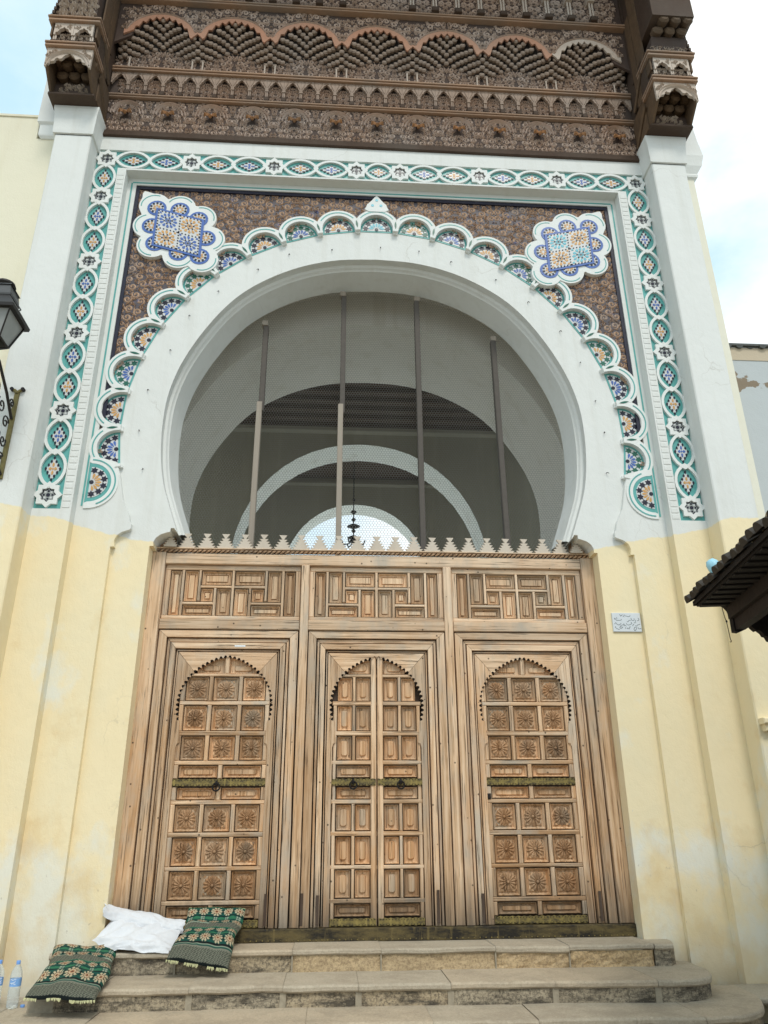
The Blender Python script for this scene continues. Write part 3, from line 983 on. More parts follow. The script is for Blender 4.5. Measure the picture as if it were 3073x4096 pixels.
rowx = [('l', -3.125), ('l', -2.71), ('s', -2.39), ('l', -2.055), ('l', -1.655), ('s', -1.335), ('l', -0.995), ('l', -0.595), ('s', -0.27), ('l', 0.02), ('s', 0.30), ('l', 0.62), ('l', 1.015), ('s', 1.35), ('l', 1.665), ('l', 2.06), ('s', 2.39), ('l', 2.725), ('l', 3.125)]
for i, (kd, x) in enumerate(rowx):
    if kd == 's':
        put_star(T(x, 0, 8.865))
    else:
        M = T(x, 0, 8.865) @ RY(PI/2)
        if abs(x) < 0.1:
            M = M @ Matrix.Diagonal((1, 1, 0.82, 1))
        put_loz(T(0, 0.0012*(i % 2), 0) @ M, (i % 3 == 0) * 1)
# little ledges beside the border
dent_me = MB().cbox(-0.04, 0.04, -0.005, 0.01, -0.027, 0.027, 0.003).mesh('dentil', FACADE)
for sg in (-1, 1):
    z = 4.06
    while z < 8.62:
        inst(dent_me, 'dentil', gate, T(sg*3.247, 0, z))
        z += 0.0735

# ---- pillars either side
for sg in (-1, 1):
    xi, xo = 3.585, 4.03
    a, b = (xi, xo) if sg > 0 else (-xo, -xi)
    p = MB().cbox(a, b, -0.26, 0.62, ZB, 8.955, 0.012).build('pillar', FACADE, gate)
    cp = MB()
    vs_ = []
    rows = [(0.0, 8.955), (0.022, 8.96), (0.026, 9.0), (0.030, 9.12), (0.038, 9.25), (0.055, 9.345), (0.055, 9.385)]
    for ex, z in rows:
        vs_ += [(a-ex, -0.26-ex, z), (b+ex, -0.26-ex, z), (b+ex, 0.6, z), (a-ex, 0.6, z)]
    fs = []
    for r in range(len(rows)-1):
        for j in range(4):
            fs.append((4*r+j, 4*r+(j+1) % 4, 4*r+4+(j+1) % 4, 4*r+4+j))
    fs.append((24, 25, 26, 27))
    cp.add(vs_, fs).build('capital', FACADE, p)
    # set-back pier with its own small cornice
    c, d = (4.02, 4.27) if sg > 0 else (-4.30, -4.02)
    q = MB().box(c, d, 0.0, 0.9, ZB, 9.0).build('side_pier', PIER, gate)
    rows = [(0.0, 8.98), (0.05, 9.0), (0.06, 9.03), (0.05, 9.05), (0.12, 9.16), (0.16, 9.32), (0.13, 9.6), (0.08, 10.3), (0.08, 13.0)] if sg > 0 else [(0.0, 9.10), (0.025, 9.13), (0.03, 9.15), (0.03, 9.31), (0.06, 9.335), (0.06, 13.0)]
    vs_, fs = [], []
    for ex, z in rows:
        vs_ += [(c-ex*.2, -ex*.6, z), (d+ex*.9, -ex*.6, z), (d+ex*.9, 0.9, z), (c-ex*.2, 0.9, z)] if sg > 0 else [(c-ex, -0.045-ex, z), (d, -0.045-ex, z), (d, 0.9, z), (c-ex, 0.9, z)]
    for r in range(len(rows)-1):
        for j in range(4):
            fs.append((4*r+j, 4*r+(j+1) % 4, 4*r+4+(j+1) % 4, 4*r+4+j))
    fs.append((0, 3, 2, 1))
    MB().add(vs_, fs).build('pier_cornice', STUCCO, q)
# wall mass above, behind the canopy
MB().box(-4.1, 4.1, 0.06, 0.9, 9.3, 13.2).build('upper_wall', STUCCO, gate)
# small cornice and recess at the foot of the right pillar
lc = MB()
lc.cbox(3.60, 4.6, -0.36, 0.1, 1.83, 1.885, 0.01); lc.cbox(3.625, 4.6, -0.33, 0.1, 1.765, 1.83, 0.01)
lc.build('low_cornice', FACADE, gate)
MB().box(3.74, 4.6, -0.285, -0.262, ZB, 1.765).build('grey_tile_panel', GREY_T, gate)

# ================================================================== CANOPY
cano = empty('wooden_canopy', (0, 0, 9.25), 'dark carved cedar canopy with stalactite cells over the gateway', 'canopy')
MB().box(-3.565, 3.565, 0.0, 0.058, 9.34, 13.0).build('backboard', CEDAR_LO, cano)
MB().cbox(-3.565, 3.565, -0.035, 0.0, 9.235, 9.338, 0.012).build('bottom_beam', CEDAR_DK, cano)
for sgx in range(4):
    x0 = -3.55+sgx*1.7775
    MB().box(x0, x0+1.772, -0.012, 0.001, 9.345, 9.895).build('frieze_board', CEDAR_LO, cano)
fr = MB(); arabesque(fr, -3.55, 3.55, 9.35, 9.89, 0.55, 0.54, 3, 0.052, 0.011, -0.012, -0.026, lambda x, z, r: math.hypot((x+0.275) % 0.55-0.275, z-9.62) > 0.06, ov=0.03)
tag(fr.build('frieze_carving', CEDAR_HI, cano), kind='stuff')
# scalloped arcs round each flower
ar = MB()
for k in range(-6, 7):
    pts = [(k*0.55+0.17*math.cos(a), 9.64+0.19*math.sin(a)) for a in [PI*i/16 for i in range(17)]]
    ribbon(ar, pts, [0.014]*17, -0.012, -0.045)
    pts = [(k*0.55+0.21*math.cos(a), 9.64+0.23*math.sin(a)) for a in [PI*i/16 for i in range(17)]]
    ribbon(ar, pts, [0.010]*17, -0.012, -0.04)
tag(ar.build('arc_carving', CEDAR_HI, cano), kind='stuff')
fl = MB()
for a, ln in ((-PI/2, 0.085), (-PI/2-1.0, 0.10), (-PI/2+1.0, 0.10)):
    dx, dz = math.cos(a), math.sin(a)
    nx, nz_ = -dz, dx
    pts = [(0, 0, 0.0, 0.03), (0.3, 0, 0.035, 0.08), (0.75, 0, 0.03, 0.115), (1.0, 0, 0.004, 0.085)]
    vs_ = []
    for t, _, w_, d in pts:
        X, Z = dx*ln*t, dz*ln*t
        vs_ += [(X-nx*w_, -d+0.03, Z-nz_*w_), (X, -d, Z), (X+nx*w_, -d+0.03, Z+nz_*w_)]
    fl.add(vs_, [(3*i+j, 3*i+3+j, 3*i+4+j, 3*i+1+j) for i in range(3) for j in range(2)])
fl.lathe([(0.0, 0.03), (0.022, 0.02), (0.03, 0.0)], 8)
fl_me = fl.mesh('flower_boss', FLOWER)
for k in range(-6, 7):
    inst(fl_me, 'flower_boss', cano, T(k*0.55, -0.012, 9.655))
# rails
def rail(z0, z1, y, x0=-3.56, x1=3.56, mat=CEDAR_RAIL, name='rail'):
    mb = MB()
    h = z1-z0
    mb.cbox(x0, x1, y-0.02, y+0.12, z0, z0+h*0.38, 0.006)
    mb.cbox(x0, x1, y+0.0, y+0.12, z0+h*0.38, z0+h*0.55, 0.002)
    mb.cbox(x0, x1, y-0.03, y+0.12, z0+h*0.55, z1, 0.006)
    return mb.build(name, mat, cano)
rail(9.897, 9.952, -0.045)
rail(10.362, 10.43, -0.075)
# arcade band
NA = 31
aw = 7.12/NA
cusp = [(-aw/2+0.017, 10.165), (-aw/2+0.022, 10.195), (-aw/2+0.036, 10.21), (-aw/2+0.042, 10.24), (-0.048, 10.262), (-0.038, 10.292), (0, 10.328),
        (0.038, 10.292), (0.048, 10.262), (aw/2-0.042, 10.24), (aw/2-0.036, 10.21), (aw/2-0.022, 10.195), (aw/2-0.017, 10.165)]
ap = [(-aw/2+.001, 10.165)] + cusp + [(aw/2-.001, 10.165), (aw/2-.001, 10.37), (-aw/2+.001, 10.37)]
aa = MB().prism([[(x, z) for x, z in ap]], -0.058, -0.02)
for sx in (-1, 1):
    ribbon(aa, [(sx*(aw/2-.014), 10.21), (sx*.07, 10.285), (sx*.055, 10.335), (sx*(aw/2-.02), 10.355)], [0.006]*4, -0.057, -0.068)
ribbon(aa, [(-0.03, 10.33), (0, 10.345), (0.03, 10.33), (0, 10.318)], [0.006]*4, -0.057, -0.068)
CEDAR_MID = m_cedar('arcade_cedar', (0.40, 0.30, 0.235), (0.26, 0.185, 0.14), (0.33, 0.285, 0.25))
arch_me = aa.mesh('arcade_arch', CEDAR_MID)
co = MB()
co.tube([(0, -0.04, 10.005), (0, -0.04, 10.165)], 0.011, 6); co.tube([(0.02, -0.04, 10.005), (0.02, -0.04, 10.165)], 0.009, 6)
co.cbox(-0.015, 0.035, -0.058, -0.01, 10.14, 10.166, 0.003)
col_me = co.mesh('colonnette', CEDAR_MID)
base_me = MB().cbox(-0.022, 0.042, -0.075, -0.01, 9.955, 10.03, 0.008).mesh('colonnette_base', CEDAR_DK)
infill = MB(); arabesque(infill, -3.5, 3.5, 9.96, 10.32, aw, 0.33, 21, 0.04, 0.010, -0.002, -0.02, None, aw/2)
tag(infill.build('arcade_carving', CEDAR_HI, cano), kind='stuff')
for i in range(NA):
    x = -3.56+aw*(i+.5)
    inst(arch_me, 'arcade_arch', cano, T(x, 0, 0))
for i in range(1, NA):
    x = -3.56+aw*i
    o = inst(col_me, 'colonnette', cano, T(x-0.01, 0, 0))
    inst(base_me, 'colonnette_base', o, T(x-0.01, 0, 0))
# carved zone under the muqarnas
lo = MB(); arabesque(lo, -3.55, 3.55, 10.43, 11.0, 0.4915, 0.56, 8, 0.052, 0.011, -0.002, -0.016, ov=0.03)
tag(lo.build('panel_carving', CEDAR_HI, cano), kind='stuff')
for k in range(-4, 4):
    for dx in (-0.07, 0.07):
        x = (k+.5)*0.983+dx
        if abs(x) < 3.5:
            MB().tube([(x, -0.03, 10.43), (x, -0.035, 10.66)], 0.012, 6).build('slender_column', CEDAR_BR, cano)
# upper board at y=-0.2 carrying the orange arches
SP = 0.983  # upper tier spacing and heights: image pixels, scaled about the camera onto this board
WB, WH, WR = 10.865, 0.365, 0.40
def wave(x):
    u = abs((x/SP+0.5) % 1.0-0.5)*SP
    if u < 0.397:
        return WB+WH*max(0.0, 1-(u/WR)**2)**0.62
    return WB+0.10*max(0.0, 1-((SP/2-u)/0.0965)**2)**0.6
def band_top(x):
    u = abs((x/SP+0.5) % 1.0-0.5)*SP
    big = WB+0.062+WH*max(0.0, 1-(u/0.45)**2)**0.60+0.012
    return max(big, 10.99-0.9*(SP/2-u))
def cusped_edge():
    pts = []
    for k in range(-3, 4):
        cx_ = k*SP
        nst = 9
        for j in range(nst):
            t0 = -0.392+0.784*j/nst; t1 = -0.392+0.784*(j+1)/nst; tm = (t0+t1)/2
            z0, z1, zm = wave(t0), wave(t1), wave(tm)
            pts += [(cx_+t0, z0-0.026), (cx_+t0+(tm-t0)*.55, (z0+zm)/2+0.006), (cx_+tm, zm+0.036), (cx_+tm+(t1-tm)*.45, (zm+z1)/2+0.006)]
        pts.append((cx_+0.394, wave(0.394)-0.026))
        if k < 3:
            pts += [(cx_+0.42, 10.865), (cx_+0.44, 10.90), (cx_+SP/2, 10.955), (cx_+SP-0.44, 10.90), (cx_+SP-0.42, 10.865)]
    return pts
edge = cusped_edge()
board = [(-3.56, 10.74)] + edge + [(3.56, 10.74), (3.56, 11.52), (-3.56, 11.52)]
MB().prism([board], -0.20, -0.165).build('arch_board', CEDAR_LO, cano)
for k in range(-3, 4):
    cx_ = k*SP
    xs_ = [-SP/2+SP*i/40 for i in range(41)]
    e = [p for p in edge if cx_-SP/2-1e-6 <= p[0] <= cx_+SP/2+1e-6]
    if k > -3:
        e = [(cx_-SP/2, 10.955)] + [p for p in e if p[0] > cx_-SP/2+1e-4]
    if k < 3:
        e = [p for p in e if p[0] < cx_+SP/2-1e-4] + [(cx_+SP/2, 10.955)]
    hi_ = [(cx_+x, band_top(x)) for x in xs_]
    poly = [(cx_-SP/2+.001, e[0][1])] + e[1:-1] + [(cx_+SP/2-.001, e[-1][1])] + [(min(max(x, cx_-SP/2+.001), cx_+SP/2-.001), z) for x, z in reversed(hi_)]
    MB().prism([poly], -0.224, -0.19).build('orange_arch_band', ORANGE_BAND if k < 3 else CEDAR_BR, cano)
    hm = MB()
    ribbon(hm, [(x, z+0.02) for x, z in hi_], [0.016]*len(hi_), -0.2, -0.236)
    hm.build('arch_moulding', CEDAR_HI, cano)
ub = MB(); arabesque(ub, -3.52, 3.52, 10.95, 11.50, SP, 0.55, 15, 0.058, 0.012, -0.2, -0.214, lambda x, z, r: z > band_top(x)+0.05, ov=0.03)
tag(ub.build('spandrel_carving', CEDAR_HI, cano), kind='stuff')
# muqarnas cells
def cell_mesh(w, h, d):
    # stalactite tongue: round-bottomed, bulging, hollowed underneath
    mb = MB()
    n = 8
    out = [(-w/2, h*0.5)] + [(-w/2*math.cos(PI*i/n), -h*0.5+w*0.42-w*0.48*math.sin(PI*i/n)) for i in range(n+1)] + [(w/2, h*0.5)]
    m = len(out)
    vs_ = [(x, -d*0.55, z) for x, z in out] + [(x*0.62, -d, z*0.62+0.004) for x, z in out] + [(x*0.9, d*0.9, z+0.012) for x, z in out]
    fs = []
    for i in range(m-1):
        fs.append((i, i+1, m+i+1, m+i)); fs.append((i+1, i, 2*m+i, 2*m+i+1))
    fs.append(tuple(range(m, 2*m)))
    mb.add(vs_, fs)
    return mb.mesh('muqarnas_cell', MUQ)
cell_me = cell_mesh(0.076, 0.050, 0.034)
NR = 7
NC = 9
cwid = SP/NC
low_cells = MB()
def cell_hi(x):
    return 11.075+0.165*math.cos(2*PI*x/SP)
def cell_lo(x):
    u = abs((x/SP+0.5) % 1.0-0.5)*2
    return 10.86-0.25*u**1.15
for j in range(NR):
    for i in range(-34, 35):
        x = (i+(0.5 if j % 2 else 0.0))*cwid
        if abs(x) > 3.5:
            continue
        hi_, lo_ = cell_hi(x), cell_lo(x)
        z = hi_-(hi_-lo_)*(j+.25)/NR
        y = -0.165+0.025*j
        Mc = T(x, y+0.006*((i*7+j*3) % 3-1), z)
        if j < 4:
            inst(cell_me, 'muqarnas_cell', cano, Mc)
        else:
            low_cells.add([Mc @ v_.co for v_ in cell_me.vertices], [tuple(p_.vertices) for p_ in cell_me.polygons])
tag(low_cells.build('low_muqarnas', MUQ, cano), kind='stuff')
sh = MB()
sh.add([(-3.56, -0.165, 11.4), (3.56, -0.165, 11.4), (3.56, 0.0, 10.62), (-3.56, 0.0, 10.62)], [(0, 1, 2, 3)])
sv = []
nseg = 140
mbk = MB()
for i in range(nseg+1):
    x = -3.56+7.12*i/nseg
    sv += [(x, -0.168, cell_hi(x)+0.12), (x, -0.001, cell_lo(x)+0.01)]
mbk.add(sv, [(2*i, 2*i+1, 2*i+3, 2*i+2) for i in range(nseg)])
mbk.build('cell_shade_backing', ROOF_BEAM, cano)  # near-black sheet, coloured as the shade inside the niches
# top rail and paired colonnettes
rail(11.515, 11.575, -0.265, name='rail')
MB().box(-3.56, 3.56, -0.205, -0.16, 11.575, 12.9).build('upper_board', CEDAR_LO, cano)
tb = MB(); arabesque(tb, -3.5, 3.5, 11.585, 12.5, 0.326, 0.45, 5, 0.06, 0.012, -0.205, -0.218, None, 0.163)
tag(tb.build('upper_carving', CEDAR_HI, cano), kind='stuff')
bm = MB()
bm.cbox(-0.05, 0.05, -0.34, -0.2, 11.578, 11.655, 0.01)
base2 = bm.mesh('column_base', CEDAR_DK)
cm = MB()
for dx in (-0.02, 0.02):
    cm.tube([(dx, -0.275, 11.655), (dx, -0.275, 12.0)], 0.014, 6)
cm.cbox(-0.05, 0.05, -0.33, -0.2, 12.0, 12.9, 0.01)
pair_me = cm.mesh('paired_column', CEDAR_BR)
for sg in (-1, 1):
    for k in range(9):
        x = sg*(0.49+0.326*k)
        if abs(x) < 3.5:
            o = inst(pair_me, 'paired_column', cano, T(x, 0, 0))
            inst(base2, 'column_base', o, T(x, 0, 0))
# roof of the canopy, above the picture
rf = MB()
rf.box(-4.7, 4.7, -1.75, 0.9, 13.0, 13.12)
rf.build('roof_boards', CEDAR_DK, cano)
for k in range(12):
    x = -4.4+8.8*k/11
    MB().cbox(x-0.06, x+0.06, -1.7, -0.2, 12.88, 13.0, 0.01).build('rafter', CEDAR_DK, cano)

niche_me = cell_me.copy(); niche_me.name = 'niche_cell'; niche_me.materials.clear(); niche_me.materials.append(CEDAR_CHEEK)
# ---- brackets on the pillars
for sg in (-1, 1):
    cxb = sg*3.838
    M = T(cxb, 0, 0)
    br = MB().box(-0.268, 0.268, -0.40, 0.05, 9.42, 13.0).build('bracket', CEDAR_DK, cano, M)
    MB().cbox(-0.282, 0.282, -0.475, 0.04, 9.388, 9.425, 0.006).build('bracket_tray', CEDAR_DK, br, M)
    np_ = MB().box(-0.24, 0.24, -0.415, -0.4, 9.43, 9.62); 
    ca = MB(); arabesque(ca, -0.23, 0.23, 9.43, 9.66, 0.24, 0.24, 31, 0.05, 0.012, -0.415, -0.44, lambda x, z, r: z < 9.63-abs(x)*0.5)
    np_.build('niche_panel', CEDAR_LO, br, M)
    tag(ca.build('niche_carving', CEDAR_BR, br, M), kind='stuff')
    for j in range(2):                                     # hollow cells inside the niche
        for i in range(-1, 2):
            inst(niche_me, 'niche_cell', br, M @ T(i*0.15+(0.07 if j else 0), -0.44-0.09*j, 9.70+0.10*j) @ Matrix.Scale(1.9, 4))
    # side cheeks
    for sx in (-1, 1):
        ck = [(-0.475, 9.425), (-0.70, 9.585), (-0.70, 9.885), (-0.40, 9.885), (-0.40, 9.425)]
        mb = MB()
        x0 = sx*0.268; x1 = sx*0.24
        vs_ = [(x0, y, z) for y, z in ck] + [(x1, y, z) for y, z in ck]
        fs = [(0, 1, 2, 3, 4), (9, 8, 7, 6, 5)] + [(i, 5+i, 5+(i+1) % 5, (i+1) % 5) for i in range(5)]
        mb.add(vs_, fs).build('cheek', CEDAR_CHEEK, br, M)
    # cusped arch plate
    cpt = [(-0.275, 9.575), (-0.255, 9.575), (-0.22, 9.64), (-0.165, 9.66), (-0.155, 9.70), (-0.13, 9.715), (-0.115, 9.70), (-0.085, 9.70), (-0.055, 9.755), (-0.02, 9.78), (0, 9.815)]
    poly = cpt + [(-x, z) for x, z in reversed(cpt[:-1])] + [(0.275, 9.88), (-0.275, 9.88)]
    MB().prism([poly], -0.715, -0.68).build('arch_plate', CEDAR_BR, br, M)
    am = MB()
    for dr in (0.0, 0.035):
        pts = [((0.26-dr)*math.cos(a), 9.60+(0.235-dr)*math.sin(a)) for a in [PI*i/16 for i in range(17)]]
        ribbon(am, pts, [0.010]*17, -0.714, -0.734)
    for sx in (-1, 1):
        for q in range(4):
            scroll(am, sx*(0.17+0.028*q), 9.845-0.035*q, 0.024, q*1.3, sx, 0, -0.714, -0.73)
    am.build('arch_carving', CEDAR_BR, br, M)
    cr = MB()
    cr.cbox(-0.30, 0.30, -0.755, -0.40, 9.882, 9.915, 0.006); cr.cbox(-0.285, 0.285, -0.735, -0.40, 9.915, 9.93, 0.003); cr.cbox(-0.305, 0.305, -0.765, -0.40, 9.93, 9.958, 0.006)
    cr.build('cornice', CEDAR_RAIL, br, M)
    MB().box(-0.262, 0.262, -0.655, -0.40, 9.958, 10.31).build('bracket_core', CEDAR_DK, br, M)
    ic = MB(); arabesque(ic, -0.25, 0.25, 9.965, 10.25, 0.22, 0.28, 41, 0.05, 0.012, -0.656, -0.675)
    tag(ic.build('infill_carving', CEDAR_BR, br, M), kind='stuff')
    for dx in (-0.12, 0.12):
        q = [(-0.118, 10.10), (-0.10, 10.10), (-0.095, 10.14), (-0.07, 10.15), (-0.05, 10.20), (-0.02, 10.215), (0, 10.24)]
        q = q + [(-x, z) for x, z in reversed(q[:-1])] + [(0.118, 10.31), (-0.118, 10.31)]
        if (dx < 0) == (sg < 0):
            q = [(x if abs(x) < .1 else x, z) for x, z in q]
        aq = MB().prism([[(x+dx, z) for x, z in q]], -0.735, -0.69)
        for sx in (-1, 1):
            scroll(aq, dx+sx*0.075, 10.24, 0.032, 1.0, sx, 0, -0.734, -0.75)
        aq.build('bracket_arch', CEDAR_BR, br, M)
    for dx in (-0.225, 0.0, 0.225):
        cc = MB()
        cc.tube([(dx-0.01, -0.71, 10.0), (dx-0.01, -0.71, 10.10)], 0.011, 6); cc.tube([(dx+0.014, -0.71, 10.0), (dx+0.014, -0.71, 10.10)], 0.011, 6)
        cc.build('colonnette', CEDAR_BR, br, M)
        MB().cbox(dx-0.03, dx+0.035, -0.745, -0.66, 9.96, 10.003, 0.006).build('colonnette_base', CEDAR_DK, br, M)
    for sx in (-1, 1):                                   # flaring sides of the upper tier
        MB().box(min(sx*.262, sx*.285), max(sx*.262, sx*.285), -0.72, -0.4, 10.10, 10.31).build('tier_side', CEDAR_CHEEK, br, M)
    cr = MB()
    cr.cbox(-0.315, 0.315, -0.775, -0.40, 10.312, 10.345, 0.006); cr.cbox(-0.30, 0.30, -0.755, -0.40, 10.345, 10.36, 0.003); cr.cbox(-0.325, 0.325, -0.79, -0.40, 10.36, 10.385, 0.006)
    cr.build('cornice', CEDAR_RAIL, br, M)
    # leaning upper panel
    up_h = 12.9 if sg < 0 else 10.62
    mb = MB()
    mb.add([(-0.24, -0.73, 10.385), (0.24, -0.73, 10.385), (0.24, -0.80, up_h), (-0.24, -0.80, up_h), (-0.24, -0.4, 10.385), (0.24, -0.4, 10.385), (0.24, -0.4, up_h), (-0.24, -0.4, up_h)],
           [(0, 1, 2, 3), (1, 5, 6, 2), (4, 0, 3, 7), (3, 2, 6, 7)])
    mb.build('upper_panel', CEDAR_LO, br, M)
    uc = MB(); arabesque(uc, -0.235, 0.235, 10.39, up_h if sg > 0 else 10.95, 0.46, 0.34, 51, 0.045, 0.010, -0.738, -0.765, ov=0.02)
    tag(uc.build('upper_carving', CEDAR_BR, br, M), kind='stuff')
    if sg > 0:
        MB().box(-0.28, 0.28, -1.0, -0.4, 10.76, 13.0).build('upper_niche', CEDAR_DK, br, M)
        for i in range(-1, 2):
            inst(niche_me, 'niche_cell', br, M @ T(i*0.16, -0.82, 10.66) @ Matrix.Scale(1.9, 4))
            inst(niche_me, 'niche_cell', br, M @ T(i*0.16+0.05, -0.92, 10.74) @ Matrix.Scale(1.9, 4))
    # serrated outer edge
    for q in range(5):
        xo = sg*(0.27+0.012*(4-q))
        MB().box(min(xo, xo-sg*0.03), max(xo, xo-sg*0.03), -0.75, -0.6, 10.40+0.07*q, 10.45+0.07*q).build('edge_tooth', CEDAR_DK, br, M)
    # planks on the inner cheek, between bracket and frieze
    xi = -sg*0.272
    for (y0, y1, z0, z1, mt) in ((-0.40, -0.20, 9.40, 9.93, CEDAR_CHEEK), (-0.195, -0.03, 9.30, 9.93, CEDAR_CHEEK), (-0.60, -0.42, 9.95, 10.5, CEDAR_DK), (-0.40, -0.26, 9.94, 11.6, CEDAR_CHEEK), (-0.25, -0.12, 10.0, 10.42, CEDAR_DK), (-0.62, -0.42, 10.52, 12.6, CEDAR_CHEEK), (-0.255, -0.21, 10.45, 12.6, CEDAR_DK)):
        MB().box(min(xi, xi-sg*0.02), max(xi, xi-sg*0.02), y0, y1, z0, z1).build('cheek_plank', mt, br, M)
    st_ = MB(); st_.tube([(xi-sg*0.03, -0.44, 9.75), (xi-sg*0.03, -0.07, 9.42)], 0.025, 4); st_.build('strut', CEDAR_CHEEK, br, M)
    st_ = MB(); st_.tube([(xi-sg*0.03, -0.66, 10.5), (xi-sg*0.03, -0.16, 9.98)], 0.022, 4); st_.build('strut', CEDAR_CHEEK, br, M)

# ================================================================== PASSAGE BEHIND
hall = empty('passage_hall', (0, 5, -0.6), 'dim passage with two white inner arches behind the wire mesh', 'passage')
def arch_profile(hw, spring, apex, n=24):
    # pointed-ish arch from right foot to left foot
    pts = []
    h = apex-spring
    for i in range(n+1):
        a = PI*i/n
        c_ = math.cos(a); s_ = math.sin(a)
        pts.append((hw*math.copysign(abs(c_)**0.96, c_), spring+h*s_**0.96))
    return pts
def arch_wall(name, y0, y1, prof, xw, zt, mf, mi):
    loop = [(-xw, ZB), (-prof[0][0], ZB)] + list(reversed(prof)) + [(prof[0][0], ZB), (xw, ZB), (xw, zt), (-xw, zt)]
    w = MB().prism([loop], y0, y1, back=True).build(name, mf, hall)
    pr = [(prof[0][0], ZB)] + prof + [(-prof[0][0], ZB)]
    loft([([(x*.998, z-0.004) for x, z in pr], y0-0.004), ([(x*.998, z-0.004) for x, z in pr], y1+0.004)]).build('arch_soffit', mi, w)
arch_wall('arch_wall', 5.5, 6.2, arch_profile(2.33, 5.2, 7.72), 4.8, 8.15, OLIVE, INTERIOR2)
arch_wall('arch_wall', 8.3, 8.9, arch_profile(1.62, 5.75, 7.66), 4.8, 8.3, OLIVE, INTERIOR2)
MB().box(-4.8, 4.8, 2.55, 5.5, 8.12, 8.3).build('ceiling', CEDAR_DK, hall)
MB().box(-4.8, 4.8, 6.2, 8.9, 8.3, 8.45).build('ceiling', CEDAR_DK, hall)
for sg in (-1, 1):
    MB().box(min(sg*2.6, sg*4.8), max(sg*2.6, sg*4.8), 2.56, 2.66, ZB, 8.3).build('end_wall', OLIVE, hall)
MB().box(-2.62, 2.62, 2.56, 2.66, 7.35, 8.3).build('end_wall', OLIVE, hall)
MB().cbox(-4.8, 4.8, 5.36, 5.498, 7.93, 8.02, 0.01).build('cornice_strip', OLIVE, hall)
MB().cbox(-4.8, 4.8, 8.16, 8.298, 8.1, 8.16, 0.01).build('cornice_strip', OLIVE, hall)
for k in range(9):
    y = 2.8+0.32*k
    MB().cbox(-4.8, 4.8, y, y+0.1, 8.02, 8.12, 0.01).build('ceiling_beam', CEDAR_DK, hall)
MB().box(-4.8, 4.8, 0.62, 13.5, -0.66, -0.03).build('passage_floor', INTERIOR2, hall)

# hanging lamp on a chain
hl = empty('hanging_lamp', (-0.08, 7.2, 8.3), 'thin dark hanging lamp on a chain under the inner arches', 'lamp')
cm = MB()
z = 8.3
pts = []
while z > 6.35:
    pts.append((-0.08, 7.2, z)); z -= 0.1
MB().tube(pts, 0.012, 5).build('chain', IRON, hl)
for zc, r in ((7.30, .035), (7.02, .07), (6.85, .05), (6.70, .14), (6.60, .05), (6.45, .12), (6.38, .09)):
    MB().lathe([(0.005, 0.05), (r*.6, 0.03), (r, 0.0), (r*.5, -0.03), (0.005, -0.06)], 10, (-0.08, 7.2, zc)).build('lamp_disc', IRON, hl, smooth=True)
for k in range(6):
    a = k*PI/3
    MB().tube([(-0.08, 7.2, 6.40), (-0.08+.1*math.cos(a), 7.2+.1*math.sin(a), 6.32), (-0.08+.2*math.cos(a), 7.2+.2*math.sin(a), 6.30), (-0.08+.24*math.cos(a), 7.2+.24*math.sin(a), 6.40)], 0.014, 5).build('lamp_arm', IRON, hl)

# ================================================================== MESH SCREEN
scr = empty('mesh_screen', (0, 0.66, 3.7), 'wire mesh screen on four timber posts filling the arch', 'mesh screen')
post_top = {-1.40: 6.84, -0.42: 7.34, 0.545: 7.30, 1.52: 6.72}
for i, (x, zt) in enumerate(post_top.items()):
    sw = 0.032
    zs = {0: 5.72, 1: 5.72}.get(i)
    if zs:
        p = MB().cbox(x-sw, x+sw, 0.60, 0.68, 3.60, zs, 0.006).build('post', POST_LT, scr)
        MB().cbox(x-sw+.02, x+sw+.02, 0.615, 0.69, zs-0.12, zt, 0.006).build('upper_post', POST_DK, p)
    else:
        p = MB().cbox(x-sw, x+sw, 0.60, 0.68, 3.60, zt, 0.006).build('post', POST_DK, scr)
    MB().cbox(x-0.03, x+0.04, 0.60, 0.69, zt-0.01, zt+0.06, 0.004).build('wedge', POST_LT, p)
wm = MB()
ca = 0.0185
dx_, dz_ = ca*math.sqrt(3), ca*1.5
AR = inset(ARCH, 0.10)
def half_at(z):
    best = 0
    for (x0, z0), (x1, z1) in zip(AR[:len(AR)//2], AR[1:len(AR)//2+1]):
        if min(z0, z1) <= z <= max(z0, z1) and z1 != z0:
            best = max(best, x0+(x1-x0)*(z-z0)/(z1-z0))
    return best
def wire(a, b, r=0.0016):
    dx, dz = b[0]-a[0], b[1]-a[1]
    l_ = math.hypot(dx, dz)
    nx, nz_ = -dz/l_*r, dx/l_*r
    n = len(wm.v)
    for (x, z) in (a, b):
        wm.v += [(x-nx, 0.705, z-nz_), (x, 0.705-r*1.7, z), (x+nx, 0.705, z+nz_)]
    wm.f += [(n, n+1, n+4, n+3), (n+1, n+2, n+5, n+4), (n+2, n, n+3, n+5)]
    wm.m += [0]*3
row = 0
z = 3.55
while z < 7.5:
    hw = half_at(z) if z > 3.9 else 2.14
    if hw > 0:
        nx_ = int(hw/dx_)+1
        for i in range(-nx_, nx_+1):
            x = (i+(0.5 if row % 2 else 0))*dx_
            if abs(x) > hw-0.02:
                continue
            p = (x, z)
            wire(p, (x-dx_/2, z+ca/2)); wire(p, (x+dx_/2, z+ca/2)); wire(p, (x, z-ca))
    row += 1
    z += dz_
tag(wm.build('wire_mesh', WIRE, scr), kind='stuff')

